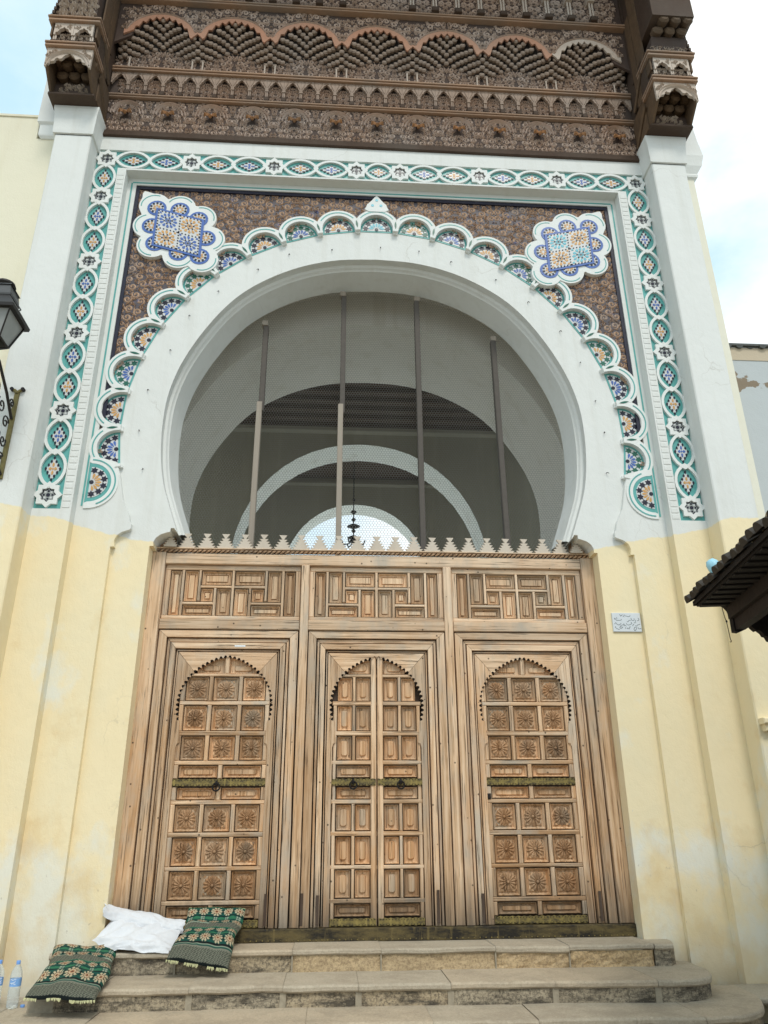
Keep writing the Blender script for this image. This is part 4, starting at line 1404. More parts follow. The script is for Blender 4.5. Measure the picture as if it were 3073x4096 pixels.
# ================================================================== WOODEN GATE
wg = empty('wooden_gate', (0, 0.45, 0), 'weathered wooden gate of three panelled bays with stepped merlons on top', 'gate')
CH = 0.007
def V(x0, x1, z0, z1, y0, y1=0.56, name='stile', parent=wg, mat=WOOD_V, c=CH):
    return MB().cbox(x0, x1, y0, y1, z0, z1, c).build(name, mat, parent)
def Hh(x0, x1, z0, z1, y0, y1=0.56, name='rail', parent=wg, mat=WOOD_H, c=CH):
    return MB().cbox(x0, x1, y0, y1, z0, z1, c).build(name, mat, parent)
# backing, coloured near black to put shade in the gaps
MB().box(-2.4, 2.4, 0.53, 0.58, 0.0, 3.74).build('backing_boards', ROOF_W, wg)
for sg in (-1, 1):
    a, b = sorted((sg*2.262, sg*2.402))
    V(a, b, 0.11, 3.70, 0.375, name='jamb_post')
    a, b = sorted((sg*2.2, sg*2.40))
    MB().box(a, b, 0.44, 0.56, 3.70, 4.0).build('corner_board', WOOD_D, wg)
Hh(-2.26, 2.26, 3.572, 3.69, 0.385, name='top_rail')
for sg in (-1, 1):
    V(sg*0.765-0.043, sg*0.765+0.043, 0.11, 3.572, 0.375, name='mullion')
# rope moulding and shelf under the merlons
MB().cbox(-2.40, 2.40, 0.372, 0.50, 3.737, 3.752, 0.004).build('merlon_shelf', WOOD_H, wg)
rope = MB()
nr = 96
for i in range(nr):
    x = -2.36+4.72*i/(nr-1)
    rope.tube([(x-0.028, 0.388, 3.698), (x, 0.376, 3.714), (x+0.028, 0.388, 3.732)], [0.005, 0.0125, 0.005], 5)
tag(rope.build('rope_moulding', WOOD_D, wg), kind='stuff')
mer = [(0.094, 0.0)]
for i in range(4):
    w0 = 0.086-0.0165*i; z0 = 0.002+0.029*i
    mer += [(w0-0.010, z0+0.006), (w0+0.010, z0+0.027), (w0-0.030, z0+0.0285)]
mer += [(0.012, 0.124), (0.042, 0.168)]
mer = mer + [(-x, z) for x, z in reversed(mer)]
mer_me = MB().prism([mer], 0.392, 0.412, back=True).mesh('merlon', WOOD_G)
for k in range(-10, 11):
    inst(mer_me, 'merlon', wg, T(k*0.2055+random.uniform(-.006, .006), random.uniform(0, .01), 3.752) @ RY(random.uniform(-.03, .03)))
for sg in (-1, 1):
    inst(mer_me, 'merlon', wg, T(sg*2.22, 0.03, 3.75) @ Matrix.Scale(0.8, 4))

def raised_panel(x0, x1, z0, z1, y=0.475, f=0.032, parent=wg, name='panel', mat=WOOD_U):
    x0 += .009; x1 -= .009; z0 += .009; z1 -= .009
    f = min(f, (x1-x0)*.22, (z1-z0)*.22)
    return MB().steps(x0, x1, z0, z1, [(0, y-0.022), (0.005, y-0.028), (0.016, y+0.004), (f, y-0.002), (f+0.003, y+0.016), (f+0.009, y+0.016), (f+0.012, y-0.008)]).build(name, mat, parent)
def oct_panel(x0, x1, z0, z1, y=0.485, parent=wg, name='panel', mat=WOOD_P):
    p = MB().steps(x0, x1, z0, z1, [(0, y-0.022), (0.005, y-0.03), (0.02, y+0.004), (0.026, y+0.004)]).build(name, mat, parent)
    return p
def field(x0, x1, z0, z1, y, parent, horizontal=False):
    cx_, cz_ = (x0+x1)/2, (z0+z1)/2
    hw, hh = (x1-x0)/2, (z1-z0)/2
    def outl(k):
        a, b = hw-k, hh-k
        r = min(a, b)*0.62
        nn = 3
        pts = []
        for (sx, sz, a0) in ((1, 1, 0), (-1, 1, PI/2), (-1, -1, PI), (1, -1, 1.5*PI)):
            for i in range(nn+1):
                t = a0+PI/2*i/nn
                pts.append((cx_+sx*(a-r)+r*math.cos(t), cz_+sz*(b-r)+r*math.sin(t)))
        return pts
    o1, o2 = outl(0), outl(0.007)
    n = len(o1)
    mb = MB()
    mb.add([(x, y+0.004, z) for x, z in o1]+[(x, y-0.01, z) for x, z in o2], [(i, (i+1) % n, n+(i+1) % n, n+i) for i in range(n)]+[tuple(range(n, 2*n))])
    return mb

def bay_top(cx_):
    r = lambda v: cx_+v
    fr_ = MB().steps(r(-.722), r(.722), 2.975, 3.572, [(0, 0.40), (0.012, 0.392), (0.03, 0.43), (0.034, 0.43)])
    # frame is drawn as four thin mouldings
    Hh(r(-.72), r(.72), 3.515, 3.57, 0.425, name='frame_moulding'); Hh(r(-.72), r(.72), 2.972, 3.012, 0.418, name='frame_moulding')
    V(r(-.72), r(-.665), 3.012, 3.515, 0.425, name='frame_moulding'); V(r(.665), r(.72), 3.012, 3.515, 0.425, name='frame_moulding')
    Hh(r(-.722), r(.722), 2.862, 2.968, 0.382, name='lower_rail')
    b = 0.013
    # bars
    for x in (-.53, .53):
        V(r(x-b), r(x+b), 3.012, 3.515, 0.425, name='bar')
    V(r(-b), r(b), 3.012, 3.515, 0.425, name='bar')
    for sx in (-1, 1):
        V(r(sx*.352-b), r(sx*.352+b), 3.163+b, 3.515, 0.426, name='bar')
        V(r(sx*.183-b), r(sx*.183+b), 3.012, 3.332-b, 0.426, name='bar')
        a_, b_ = sorted((sx*(.352-b), sx*b))
        Hh(r(a_), r(b_), 3.332-b, 3.332+b, 0.427, name='bar')
        a_, b_ = sorted((sx*(.53-b), sx*(.183+b)))
        Hh(r(a_), r(b_), 3.15-b, 3.15+b, 0.427, name='bar')
        def P(x0, x1, z0, z1):
            a2, b2 = sorted((sx*x0, sx*x1))
            raised_panel(r(a2), r(b2), z0, z1, 0.468)
        P(.665, .53+b, 3.012, 3.515); P(.53-b, .352+b, 3.15+b, 3.515); P(.352-b, b, 3.332+b, 3.515)
        P(.352-b, .183+b, 3.15+b, 3.332-b); P(.53-b, .183+b, 3.012, 3.15-b); P(.183-b, b, 3.012, 3.332-b)
for cx_ in (-1.535, 0, 1.535):
    bay_top(cx_)

# architrave of each bay
def mitre(cx_, o, i, zo, zi, y0, y1, name='architrave', mats=(WOOD_V, WOOD_H)):
    for sx in (-1, 1):
        mb = MB()
        xo, xi = cx_+sx*o, cx_+sx*i
        pf = [(xo, zo), (xi, zi), (xi, 0.112), (xo, 0.112)]
        if sx > 0:
            pf = pf[::-1]
        mb.prism([[(x, z) for x, z in pf]], y0, 0.54)
        mb.build(name, mats[0], wg)
    MB().prism([[(cx_-i+.004, zi), (cx_+i-.004, zi), (cx_+o-.004, zo), (cx_-o+.004, zo)]], y1, 0.54).build(name, mats[1], wg)
ARC_C, ARC_R = 2.093, 0.470
def bay_arch_edge(n=38):
    pts = []
    a0 = math.radians(-19)
    tot = PI-2*a0
    for i in range(n):
        t0 = a0+tot*i/n; t1 = a0+tot*(i+1)/n
        for f_, dr in ((0.08, 0.0), (0.2, 0.012), (0.36, 0.024), (0.64, 0.024), (0.8, 0.012), (0.92, 0.0)):
            t = t0+(t1-t0)*f_
            rr = ARC_R-0.012+dr
            pk_ = 0.028*max(0, 1-abs(t-PI/2)/0.5)
            pts.append((rr*math.cos(t), ARC_C+rr*math.sin(t)+pk_))
    return pts
for bi, cx_ in enumerate((-1.535, 0, 1.535)):
    mitre(cx_, 0.711, 0.632, 2.850, 2.782, 0.396, 0.396)
    mitre(cx_, 0.619, 0.598, 2.768, 2.738, 0.424, 0.424, 'bead')
    mitre(cx_, 0.586, 0.536, 2.726, 2.668, 0.408, 0.408)
    mitre(cx_, 0.522, 0.512, 2.655, 2.643, 0.440, 0.440, 'bead')
    e = bay_arch_edge()
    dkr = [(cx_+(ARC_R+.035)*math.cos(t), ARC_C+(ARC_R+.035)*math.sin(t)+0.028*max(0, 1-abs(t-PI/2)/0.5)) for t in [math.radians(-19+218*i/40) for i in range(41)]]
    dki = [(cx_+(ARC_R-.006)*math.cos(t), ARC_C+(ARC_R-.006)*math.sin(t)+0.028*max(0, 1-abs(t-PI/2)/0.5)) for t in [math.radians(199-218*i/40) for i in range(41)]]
    MB().prism([dkr+dki], 0.4475, 0.46).build('notch_shade_strip', ROOF_W, wg)  # dark strip put behind the notches as their shade
    # arch board: top piece and two side pieces meeting on mitres
    top = [p for p in e if p[1] > 2.44]
    lim = top[0]; lim2 = top[-1]
    tp = [(cx_+0.499, 2.631), (cx_-0.499, 2.631)] + [(cx_+x, z) for x, z in reversed(top)]
    MB().prism([tp], 0.432, 0.545).build('arch_board', WOOD_H, wg)
    for sx in (-1, 1):
        side = [p for p in e if p[1] <= 2.44 and p[0]*sx > 0]
        if sx > 0:
            side = side[::-1]          # from top to bottom
        poly = [(cx_+sx*0.503, 2.629), (cx_+sx*0.503, 0.112), (cx_+sx*0.447, 0.112), (cx_+sx*0.447, 1.69), (cx_+sx*0.437, 1.725), (cx_+sx*0.412, 1.735), (cx_+sx*0.412, 1.77), (cx_+sx*0.424, 1.83), (cx_+sx*0.432, 1.90)]
        poly += [(cx_+x, z) for x, z in reversed(side)]
        tx, tz = (lim if sx > 0 else lim2)
        poly += [(cx_+tx+sx*0.002, tz)]
        MB().prism([poly], 0.434, 0.545).build('arch_board', WOOD_V, wg)

# rosette
def rosette_mesh():
    mb = MB()
    n = 14
    vs_, fs = [(0, -0.02, 0)], []
    for k in range(n):
        a = 2*PI*k/n
        d = PI/n
        b_ = len(vs_)
        for (r, da, y) in ((0.018, -d*.95, -0.008), (0.018, 0, -0.014), (0.018, d*.95, -0.008), (0.060, -d*.95, -0.008), (0.060, 0, -0.017), (0.060, d*.95, -0.008), (0.080, -d*.72, -0.003), (0.088, 0, -0.008), (0.080, d*.72, -0.003)):
            vs_.append((r*math.sin(a+da), y, r*math.cos(a+da)))
        for i in (0, 3):
            for j in (0, 1):
                fs.append((b_+i+j, b_+i+j+1, b_+i+j+4, b_+i+j+3))
    mb.add(vs_, fs)
    mb.add([(0.078*math.cos(2*PI*k/16), -0.0045, 0.078*math.sin(2*PI*k/16)) for k in range(16)], [tuple(range(16))])
    pr = [(0.0, 0.028), (0.010, 0.024), (0.015, 0.014), (0.017, 0.0)]
    b_ = []
    for r, h in pr:
        for k in range(8):
            b_.append((r*math.cos(2*PI*k/8), -h-0.004, r*math.sin(2*PI*k/8)))
    mb.add(b_, [(i*8+k, i*8+(k+1) % 8, (i+1)*8+(k+1) % 8, (i+1)*8+k) for i in range(3) for k in range(8)])
    for sx in (-1, 1):
        for sz in (-1, 1):
            mb.add([(sx*0.058, -0.006, sz*0.082), (sx*0.082, -0.006, sz*0.082), (sx*0.082, -0.006, sz*0.058), (sx*0.068, -0.006, sz*0.068)], [(0, 1, 2, 3)])
    return mb.mesh('rosette', WOOD_D)
ROS = rosette_mesh()
RAILS = [(2.388, 2.415), (2.102, 2.140), (1.806, 1.846), (1.528, 1.566), (1.166, 1.203), (0.877, 0.917), (0.589, 0.622), (0.300, 0.338)]
ROWS = [(2.140, 2.388), (1.846, 2.102), (1.566, 1.806), (0.917, 1.166), (0.622, 0.877), (0.338, 0.589)]
WIDES = [(1.40, 1.528), (1.203, 1.326), (0.182, 0.300)]
def strap(parent, x0, x1, z0=1.330, z1=1.398, name='brass_strap'):
    n = int((x1-x0)/0.028)
    lo_ = [(x0+(x1-x0)*i/n, z0+(0.007 if i % 2 else 0)) for i in range(n+1)]
    hi_ = [(x0+(x1-x0)*i/n, z1-(0.007 if i % 2 else 0)) for i in range(n, -1, -1)]
    s = MB().prism([lo_+hi_], 0.436, 0.46).build(name, BRASS, parent)
    nm = MB()
    for i in range(n):
        x = x0+(x1-x0)*(i+.5)/n
        for zz in (z0+0.012, z1-0.012):
            nm.lathe([(0.0, 0.003), (0.003, 0.002), (0.004, 0.0)], 5, (0, 0, 0)) if False else nm.cbox(x-.0035, x+.0035, 0.431, 0.437, zz-.0035, zz+.0035, .002)
    tag(nm.build('strap_nails', IRON, s), kind='stuff')
    return s
def knocker(parent, x, z, r=0.035):
    k = MB()
    pts = [(x+r*math.sin(2*PI*i/14), 0.405-0.004*math.cos(2*PI*i/14), z-r*0.9+r*math.cos(2*PI*i/14)) for i in range(15)]
    k.tube(pts, 0.0085, 6)
    k.lathe([(0.001, 0.04), (0.014, 0.035), (0.018, 0.02), (0.022, 0.0), (0.022, -0.01)], 10)
    mb = MB()
    mb.tube(pts, 0.0085, 6)
    mb.tube([(x, 0.44, z), (x, 0.402, z)], [0.024, 0.015], 8)
    mb.cbox(x-.008, x+.008, 0.40, 0.44, z-.02, z+.03, .003)
    return mb.build('knocker', IRON, parent)
def clip_arch(x, z):
    return math.hypot(x, z-ARC_C) < ARC_R+0.03
def leaf(cx_, x0, x1, cols, kind):
    """one door leaf between x0 and x1 (bay coordinates)"""
    d = MB().box(cx_+x0, cx_+x1, 0.508, 0.53, 0.115, 2.62).build('door', CEDAR_DK, wg)
    Y = 0.448
    w = 0.028
    for (z0, z1) in RAILS:
        Hh(cx_+x0, cx_+x1, z0, z1, Y, 0.51, parent=d)
    if kind == 'rosette':
        xs = [(x0, -0.405), (-0.168, -0.130), (0.130, 0.168), (0.405, x1)]
        for i, (a, b) in enumerate(xs):
            for (z0, z1) in ROWS:
                if i in (0, 3) and False:
                    continue
                V(cx_+a, cx_+b, z0, z1, Y+0.001, 0.51, parent=d)
        for (z0, z1) in ROWS:
            for (a, b) in ((-0.405, -0.168), (-0.130, 0.130), (0.168, 0.405)):
                p = MB().steps(cx_+a+.008, cx_+b-.008, z0+.008, z1-.008, [(0, 0.474), (0.006, 0.466), (0.024, 0.498), (0.034, 0.496), (0.037, 0.488), (0.044, 0.487)]).build('panel', WOOD_P, d)
                inst(ROS, 'rosette', d, T(cx_+(a+b)/2, 0.487, (z0+z1)/2))
        for (z0, z1) in WIDES:
            for (a, b) in ((-0.405, -0.02), (0.02, 0.405)):
                MB().steps(cx_+a+.008, cx_+b-.008, z0+.008, z1-.008, [(0, 0.474), (0.006, 0.466), (0.02, 0.50)]).build('panel', WOOD_P, d)
                field(cx_+a+.05, cx_+b-.05, z0+.036, z1-.036, 0.494, d).build('raised_field', WOOD_P, d)
            V(cx_-0.02, cx_+0.02, z0, z1, Y+0.001, 0.51, parent=d); V(cx_+x0, cx_-.405, z0, z1, Y+0.001, 0.51, parent=d); V(cx_+.405, cx_+x1, z0, z1, Y+.001, 0.51, parent=d)
        V(cx_-0.02, cx_+0.02, 2.415, 2.6, Y+0.001, 0.51, parent=d)
        for (a, b) in ((-0.3, -0.02), (0.02, 0.3)):
            MB().steps(cx_+a, cx_+b, 2.415, 2.58, [(0, 0.474), (0.006, 0.466), (0.02, 0.50)]).build('panel', WOOD_P, d)
            field(cx_+a+.05, cx_+b-.05, 2.445, 2.505, 0.494, d).build('raised_field', WOOD_P, d)
    else:
        sg_ = 1 if x0 >= -0.001 else -1
        def S(a, b):
            return tuple(sorted((cx_+sg_*a, cx_+sg_*b)))
        a, b = S(0.006, 0.062)
        V(a, b, 0.115, 2.60, Y-0.004, 0.51, parent=d, name='meeting_stile')
        a, b = S(0.405, 0.44)
        V(a, b, 0.115, 2.1, Y+0.001, 0.51, parent=d)
        for (z0, z1) in ROWS:
            a, b = S(0.218, 0.246)
            V(a, b, z0, z1, Y+0.001, 0.51, parent=d)
            for (q0, q1) in ((0.062, 0.218), (0.246, 0.405)):
                a, b = S(q0, q1)
                MB().steps(a+.008, b-.008, z0+.008, z1-.008, [(0, 0.474), (0.005, 0.466), (0.018, 0.50), (0.022, 0.50)]).build('panel', WOOD_P, d)
                field(a+0.045, b-0.045, z0+0.045, z1-0.045, 0.494, d).build('raised_field', WOOD_P, d)
        for (z0, z1) in WIDES + [(2.415, 2.57)]:
            a, b = S(0.062, 0.405 if z0 < 2.4 else 0.30)
            MB().steps(a+.008, b-.008, z0+.008, z1-.008, [(0, 0.474), (0.005, 0.466), (0.018, 0.50)]).build('panel', WOOD_P, d)
            field(a+.045, b-.045, z0+.034, z1-.034, 0.494, d).build('raised_field', WOOD_P, d)
    return d
dl = leaf(-1.535, -0.45, 0.45, None, 'rosette')
strap(dl, -1.535-0.455, -1.535+0.455); strap(dl, -1.535-0.44, -1.535+0.44, 0.114, 0.18, 'kick_plate')
knocker(dl, -1.555, 1.352)
V(-1.573, -1.537, 1.20, 1.245, 0.45, 0.51, parent=dl, name='strike_block', mat=WOOD_D)
dm1 = leaf(0, -0.45, -0.004, None, 'slim')
strap(dm1, -0.452, -0.012); strap(dm1, -0.44, -0.012, 0.114, 0.18, 'kick_plate'); knocker(dm1, -0.235, 1.365)
dm2 = leaf(0, 0.004, 0.45, None, 'slim')
strap(dm2, 0.008, 0.452); strap(dm2, 0.012, 0.44, 0.114, 0.18, 'kick_plate'); knocker(dm2, 0.232, 1.365)
dr_ = leaf(1.535, -0.45, 0.45, None, 'rosette')
strap(dr_, 1.535-0.455, 1.535+0.455); strap(dr_, 1.535-0.44, 1.535+0.44, 0.114, 0.18, 'kick_plate')
lk = MB(); lk.lathe([(0.001, 0.03), (0.02, 0.026), (0.024, 0.0)], 10); 
MB().cbox(1.085, 1.125, 0.435, 0.465, 1.20, 1.255, 0.012).build('lock_plate', IRON, dr_)
# dark plates standing for shaded rotted slots at the foot of the architraves
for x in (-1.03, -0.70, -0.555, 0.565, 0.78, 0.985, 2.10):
    MB().box(x-0.013, x+0.013, 0.392, 0.40, 0.13, 0.40+random.uniform(-.03, .03)).build('rot_slot_shade', CEDAR_DK, wg)
# paper label on the left lintel
MB().box(-1.47, -1.36, 0.4045, 0.409, 2.685, 2.70).build('pale_patch', LABEL_W, wg)
# metal-clad sill
sl = MB().cbox(-2.40, 2.40, 0.352, 0.55, 0.0, 0.108, 0.006).build('sill', SILL, wg)
sn = MB()
for i in range(90):
    x = -2.37+4.74*i/89
    sn.tube([(x, 0.353, 0.018), (x, 0.345, 0.018)], [0.007, 0.004], 5)
tag(sn.build('sill_studs', BRASS, sl), kind='stuff')

# ================================================================== STEPS
stp = empty('stone_steps', (0, -0.4, -0.6), 'worn stone steps with rounded ends below the wooden gate', 'steps')
def rough_front(x0, x1, yfun, z0, z1, amp, seed, mat, name, nx=None):
    nx = nx or max(4, int((x1-x0)/0.05)); nz_ = 5
    def fn(u, v):
        x = x0+(x1-x0)*u; z_ = z0+(z1-z0)*v
        e = min(u, 1-u)*(x1-x0)
        d = mnoise.noise((x*9+seed, z_*14, seed*1.7))*amp+mnoise.noise((x*30, z_*38, seed))*amp*.5
        k = 0.012 if e < 0.01 else 0.0
        return (x, yfun(x)+d+k, z_)
    mb = MB().grid(fn, nx, nz_)
    # top, sides to a depth
    mb.add([(x0, yfun(x0)+.012, z0), (x0, yfun(x0)+.012, z1), (x0, yfun(x0)+.25, z1), (x0, yfun(x0)+.25, z0)], [(0, 1, 2, 3)])
    mb.add([(x1, yfun(x1)+.012, z0), (x1, yfun(x1)+.012, z1), (x1, yfun(x1)+.25, z1), (x1, yfun(x1)+.25, z0)], [(3, 2, 1, 0)])
    return mb.build(name, mat, stp)
def tread(pts_front, yb_, z, t, mat, name='tread_stone', lip=0.012):
    """slab with a rounded front edge following pts_front (left to right)"""
    n = len(pts_front)
    rows = [(0.0, -t), (-lip, -t*0.75), (-lip, -t*0.3), (-lip*.4, -0.006), (lip*.6, 0.0)]
    mb = MB()
    vs_ = []
    for dy, dz in rows:
        for (x, y) in pts_front:
            wv = mnoise.noise((x*3.1, y*3, z*9+4))*0.010+mnoise.noise((x*11, y*9, z*7))*0.007-0.02*max(0, mnoise.noise((x*6, z*5, 3.3))-0.42)*3
            vs_.append((x, y+dy-wv, z+dz+mnoise.noise((x*4, y*5, z*9))*0.007-(0.006 if dz > -0.01 and mnoise.noise((x*9, z, 1)) > 0.3 else 0)))
    for (x, y) in pts_front:
        vs_.append((x, max(yb_, y+0.02), z+mnoise.noise((x*3, y*3, z*9+2))*0.003))
    fs = []
    for r in range(len(rows)):
        for i in range(n-1):
            a = r*n+i
            fs.append((a, a+1, a+n+1, a+n))
    mb.add(vs_, fs)
    return mb.build(name, mat, stp)
def seg(x0, x1, f, n=26):
    return [(x0+(x1-x0)*i/n, f(x0+(x1-x0)*i/n)) for i in range(n+1)]
f1 = lambda x: -0.085-0.012*max(0, x)
J1 = [-2.75, -1.72, -0.75, 0.0, 0.98, 1.62, 2.36]
for i in range(len(J1)-1):
    a, b = J1[i]+.0015, J1[i+1]-.0015
    tread(seg(a, b, f1), 0.42, 0.0+0.002*(i % 3), 0.045 if i != 4 else 0.055, TREAD)
    rough_front(a, b, lambda x: f1(x)+0.012, -0.17, -0.043, 0.008 if i < 4 else 0.02, i*3.1, RISER1 if 2 <= i else RISER, 'riser_stone')
tread([(2.366, f1(2.36)), (2.44, -0.135), (2.53, -0.12), (2.60, 0.06), (2.61, 0.2)], 0.22, 0.0, 0.045, TREAD)
ec = MB()
pe = [(2.366, -0.10), (2.50, -0.115), (2.585, 0.0), (2.60, 0.2)]
ec.add([(x, y, -0.17) for x, y in pe]+[(x, y, -0.043) for x, y in pe], [(i, i+1, 5+i, 4+i) for i in range(3)]).build('riser_stone', RISER, stp)
for x in J1[1:-1]:
    MB().box(x-.006, x+.006, f1(x)+.004, 0.4, -0.17, -0.007).build('mortar_joint', MORTAR, stp)
f2 = lambda x: -0.645-0.035*max(0, x)**1.3
J2 = [-2.2, -1.5, -0.79, -0.21, 0.505, 1.32, 2.12]
for i in range(len(J2)-1):
    a, b = J2[i]+.0015, J2[i+1]-.0015
    tread(seg(a, b, f2), -0.03, -0.167+0.002*((i*2) % 3), 0.05, TREAD)
    rough_front(a, b, lambda x: f2(x)+0.012, -0.325, -0.215, 0.007, 20+i*2.3, RISER, 'riser_stone')
    mo = MB(); mo.box(b-0.022, b+0.026, f2(b)+0.010, f2(b)+0.1, -0.325, -0.214); mo.build('mortar_joint', MORTAR, stp)
for x in J2[1:-1]:
    MB().box(x-.006, x+.006, f2(x)+.004, -0.05, -0.22, -0.175).build('mortar_joint', MORTAR, stp)
endR = [(2.123, f2(2.12)), (2.30, -0.735), (2.45, -0.715), (2.58, -0.62), (2.67, -0.48), (2.72, -0.30), (2.735, -0.12), (2.735, 0.1)]
endL = [(-2.75, 0.1), (-2.75, -0.18), (-2.72, -0.40), (-2.64, -0.54), (-2.5, -0.62), (-2.35, -0.64), (-2.203, -0.645)]
for e, zt_, zb_ in ((endR, -0.166, -0.325), (endL, -0.166, -0.325)):
    e2 = catmull(e, 3)
    tread(e2, 0.12, zt_, 0.05, TREAD)
    mb = MB(); n = len(e2)
    mb.add([(x+(.01 if x < 0 else -.01), y+0.012, zb_) for x, y in e2]+[(x+(.01 if x < 0 else -.01), y+0.012, zt_-.045) for x, y in e2], [(i, i+1, n+i+1, n+i) for i in range(n-1)])
    mb.build('riser_stone', RISER, stp)
MB().box(-2.7, 2.68, -0.10, 0.3, -0.6, -0.172).build('step_core', MORTAR, stp)
MB().box(-2.7, 2.1, -0.60, -0.1, -0.6, -0.222).build('step_core', MORTAR, stp)
f3 = lambda x: -1.16-0.03*max(0, x)
J3 = [-4.6, -3.6, -2.9, -2.15, -1.4, -0.6, 0.3, 1.05, 1.75, 2.25]
for i in range(len(J3)-1):
    a, b = J3[i]+.0015, J3[i+1]-.0015
    tread(seg(a, b, f3), -0.5 if a > -2.3 else -0.02, -0.318+0.002*((i*2) % 3), 0.05, TREAD)
    rough_front(a, b, lambda x: f3(x)+0.012, -0.50, -0.366, 0.007, 40+i*2.3, RISER, 'riser_stone')
for x in J3[1:-1]:
    MB().box(x-.006, x+.006, f3(x)+.004, -0.6, -0.5, -0.326).build('mortar_joint', MORTAR, stp)
endR3 = catmull([(2.253, f3(2.25)), (2.45, -1.22), (2.62, -1.15), (2.80, -0.98), (2.93, -0.74), (3.0, -0.5), (3.02, -0.2)], 3)
tread(endR3, -0.1, -0.317, 0.05, TREAD)
n = len(endR3)
MB().add([(x-.01, y+0.012, -0.5) for x, y in endR3]+[(x-.01, y+0.012, -0.365) for x, y in endR3], [(i, i+1, n+i+1, n+i) for i in range(n-1)]).build('riser_stone', RISER, stp)
MB().box(-4.5, 2.2, -1.1, -0.02, -0.6, -0.372).build('step_core', MORTAR, stp)
tread(seg(2.74, 4.6, lambda x: -0.55, 8), 0.0, -0.33, 0.05, TREAD)
for i in range(6):
    a = -4.4+1.3*i
    tread(seg(a+.003, a+1.297, lambda x: -1.75), -1.0, -0.48, 0.06, TREAD)
    rough_front(a+.003, a+1.297, lambda x: -1.74, -0.62, -0.538, 0.006, 70+i, RISER, 'riser_stone')

# ================================================================== NEIGHBOUR WALLS
lw = MB()
lw.box(-12, -4.01, -0.03, 0.6, ZB, 9.11)
lw.box(-12, -4.362, -0.03, 0.6, 9.11, 9.47)
lw.box(-12, -4.362, -0.045, 0.62, 9.47, 9.505)
w_ = lw.build('cream_wall', WALL_L)
tag(w_, 'plain cream wall left of the gateway with rain streaks under its top edge', 'wall')
rw = empty('peeling_wall', (5.5, 0.7, ZB), 'low whitewashed wall right of the gateway with peeling brown patches and tile coping', 'wall')
MB().box(4.25, 9.5, 0.6, 1.1, ZB, 6.74).build('wall_face', WALL_R, rw)
MB().box(4.25, 9.5, 0.592, 1.1, 6.53, 6.72).build('coping_course', m_plain_plaster('coping_render', (0.50, 0.42, 0.31), (0.58, 0.50, 0.38)), rw)
ctm = MB().lathe([(0.0, 0.0), (0.052, 0.0), (0.06, 0.34)], 8, (0, 0, 0), PI, 0)
cme = ctm.mesh('coping_tile', COPING)
for k in range(32):
    x = 4.30+0.155*k
    inst(cme, 'coping_tile', rw, T(x, 0.56+random.uniform(-.02, .02), 6.755+random.uniform(-.004, .004)) @ RX(-PI/2+0.15))
MB().box(4.25, 9.5, 0.555, 1.0, 6.735, 6.765).build('coping_bed', COPING, rw)

# ================================================================== PLAQUE
pl = empty('marble_plaque', (2.62, 0.2, 2.92), 'small pale marble plaque with dark handwritten Arabic on the yellow wall', 'plaque')
MB().cbox(2.467, 2.773, 0.182, 0.199, 2.825, 3.028, 0.003).build('slab', MARBLE, pl)
SX, SZ = 0.306/1240.0, 0.203/780.0
def stroke(mb, pts, w=11):
    pp = catmull([(2.467+(x-170)*SX, 3.028-(z-135)*SZ) for x, z in pts], 3)
    ribbon(mb, pp, [w*SX]*len(pp), 0.1815, 0.180)
ink = MB()
for s in ([(520, 190), (530, 240), (600, 250), (630, 200)], [(560, 290), (545, 270)], [(640, 300), (690, 270), (720, 225), (690, 220)], [(740, 260), (800, 270), (850, 285), (900, 290), (950, 275), (965, 235)], [(715, 320), (718, 325)],
          [(1300, 340), (1330, 420), (1290, 450), (1240, 455)], [(1120, 360), (1120, 430), (1060, 460), (1010, 430), (985, 340)], [(1180, 430), (1160, 510)], [(970, 440), (890, 450), (860, 490), (830, 510), (800, 490)], [(1090, 545), (1180, 540)],
          [(570, 400), (540, 440), (440, 450), (340, 445), (310, 380), (260, 410), (290, 350)], [(370, 320), (375, 390)],
          [(1350, 600), (1290, 620), (1230, 640), (1200, 680), (1130, 660)], [(1090, 600), (1040, 640), (1020, 680)], [(960, 510), (1000, 570), (930, 610), (850, 640), (770, 610), (770, 560)], [(650, 570), (650, 680)], [(740, 700), (700, 650), (620, 630), (520, 660), (480, 700)],
          [(530, 560), (510, 600), (420, 640), (350, 610), (300, 545), (240, 610)],
          [(1250, 720), (1250, 780), (1330, 790), (1380, 770)], [(1080, 740), (1150, 720), (1180, 770), (1150, 820), (1090, 870), (1060, 810), (1090, 750)], [(890, 690), (910, 720), (870, 750), (870, 810)], [(770, 770), (800, 800), (820, 770), (780, 755)], [(700, 740), (720, 770), (680, 765)], [(640, 690), (640, 700)],
          [(590, 720), (540, 770), (490, 790), (450, 740), (500, 715), (560, 730)], [(280, 700), (260, 740), (320, 790), (400, 820), (440, 815)]):
    stroke(ink, s)
ink.build('inscription', INK, pl)

# ================================================================== KIOSK ROOF (right foreground)
ku = Vector((-0.16, -0.987, 0)).normalized()
kr = math.atan2(-0.12, 0.993)
kio = empty('tiled_kiosk', (2.9, -2.9, ZB), 'dark wooden kiosk with a tiled eave jutting in at the right', 'kiosk')
MK = T(2.285, -2.0, 2.50) @ RZ(math.radians(-9.2))       # local x to the right, local -y towards the street end
LEN = 2.6
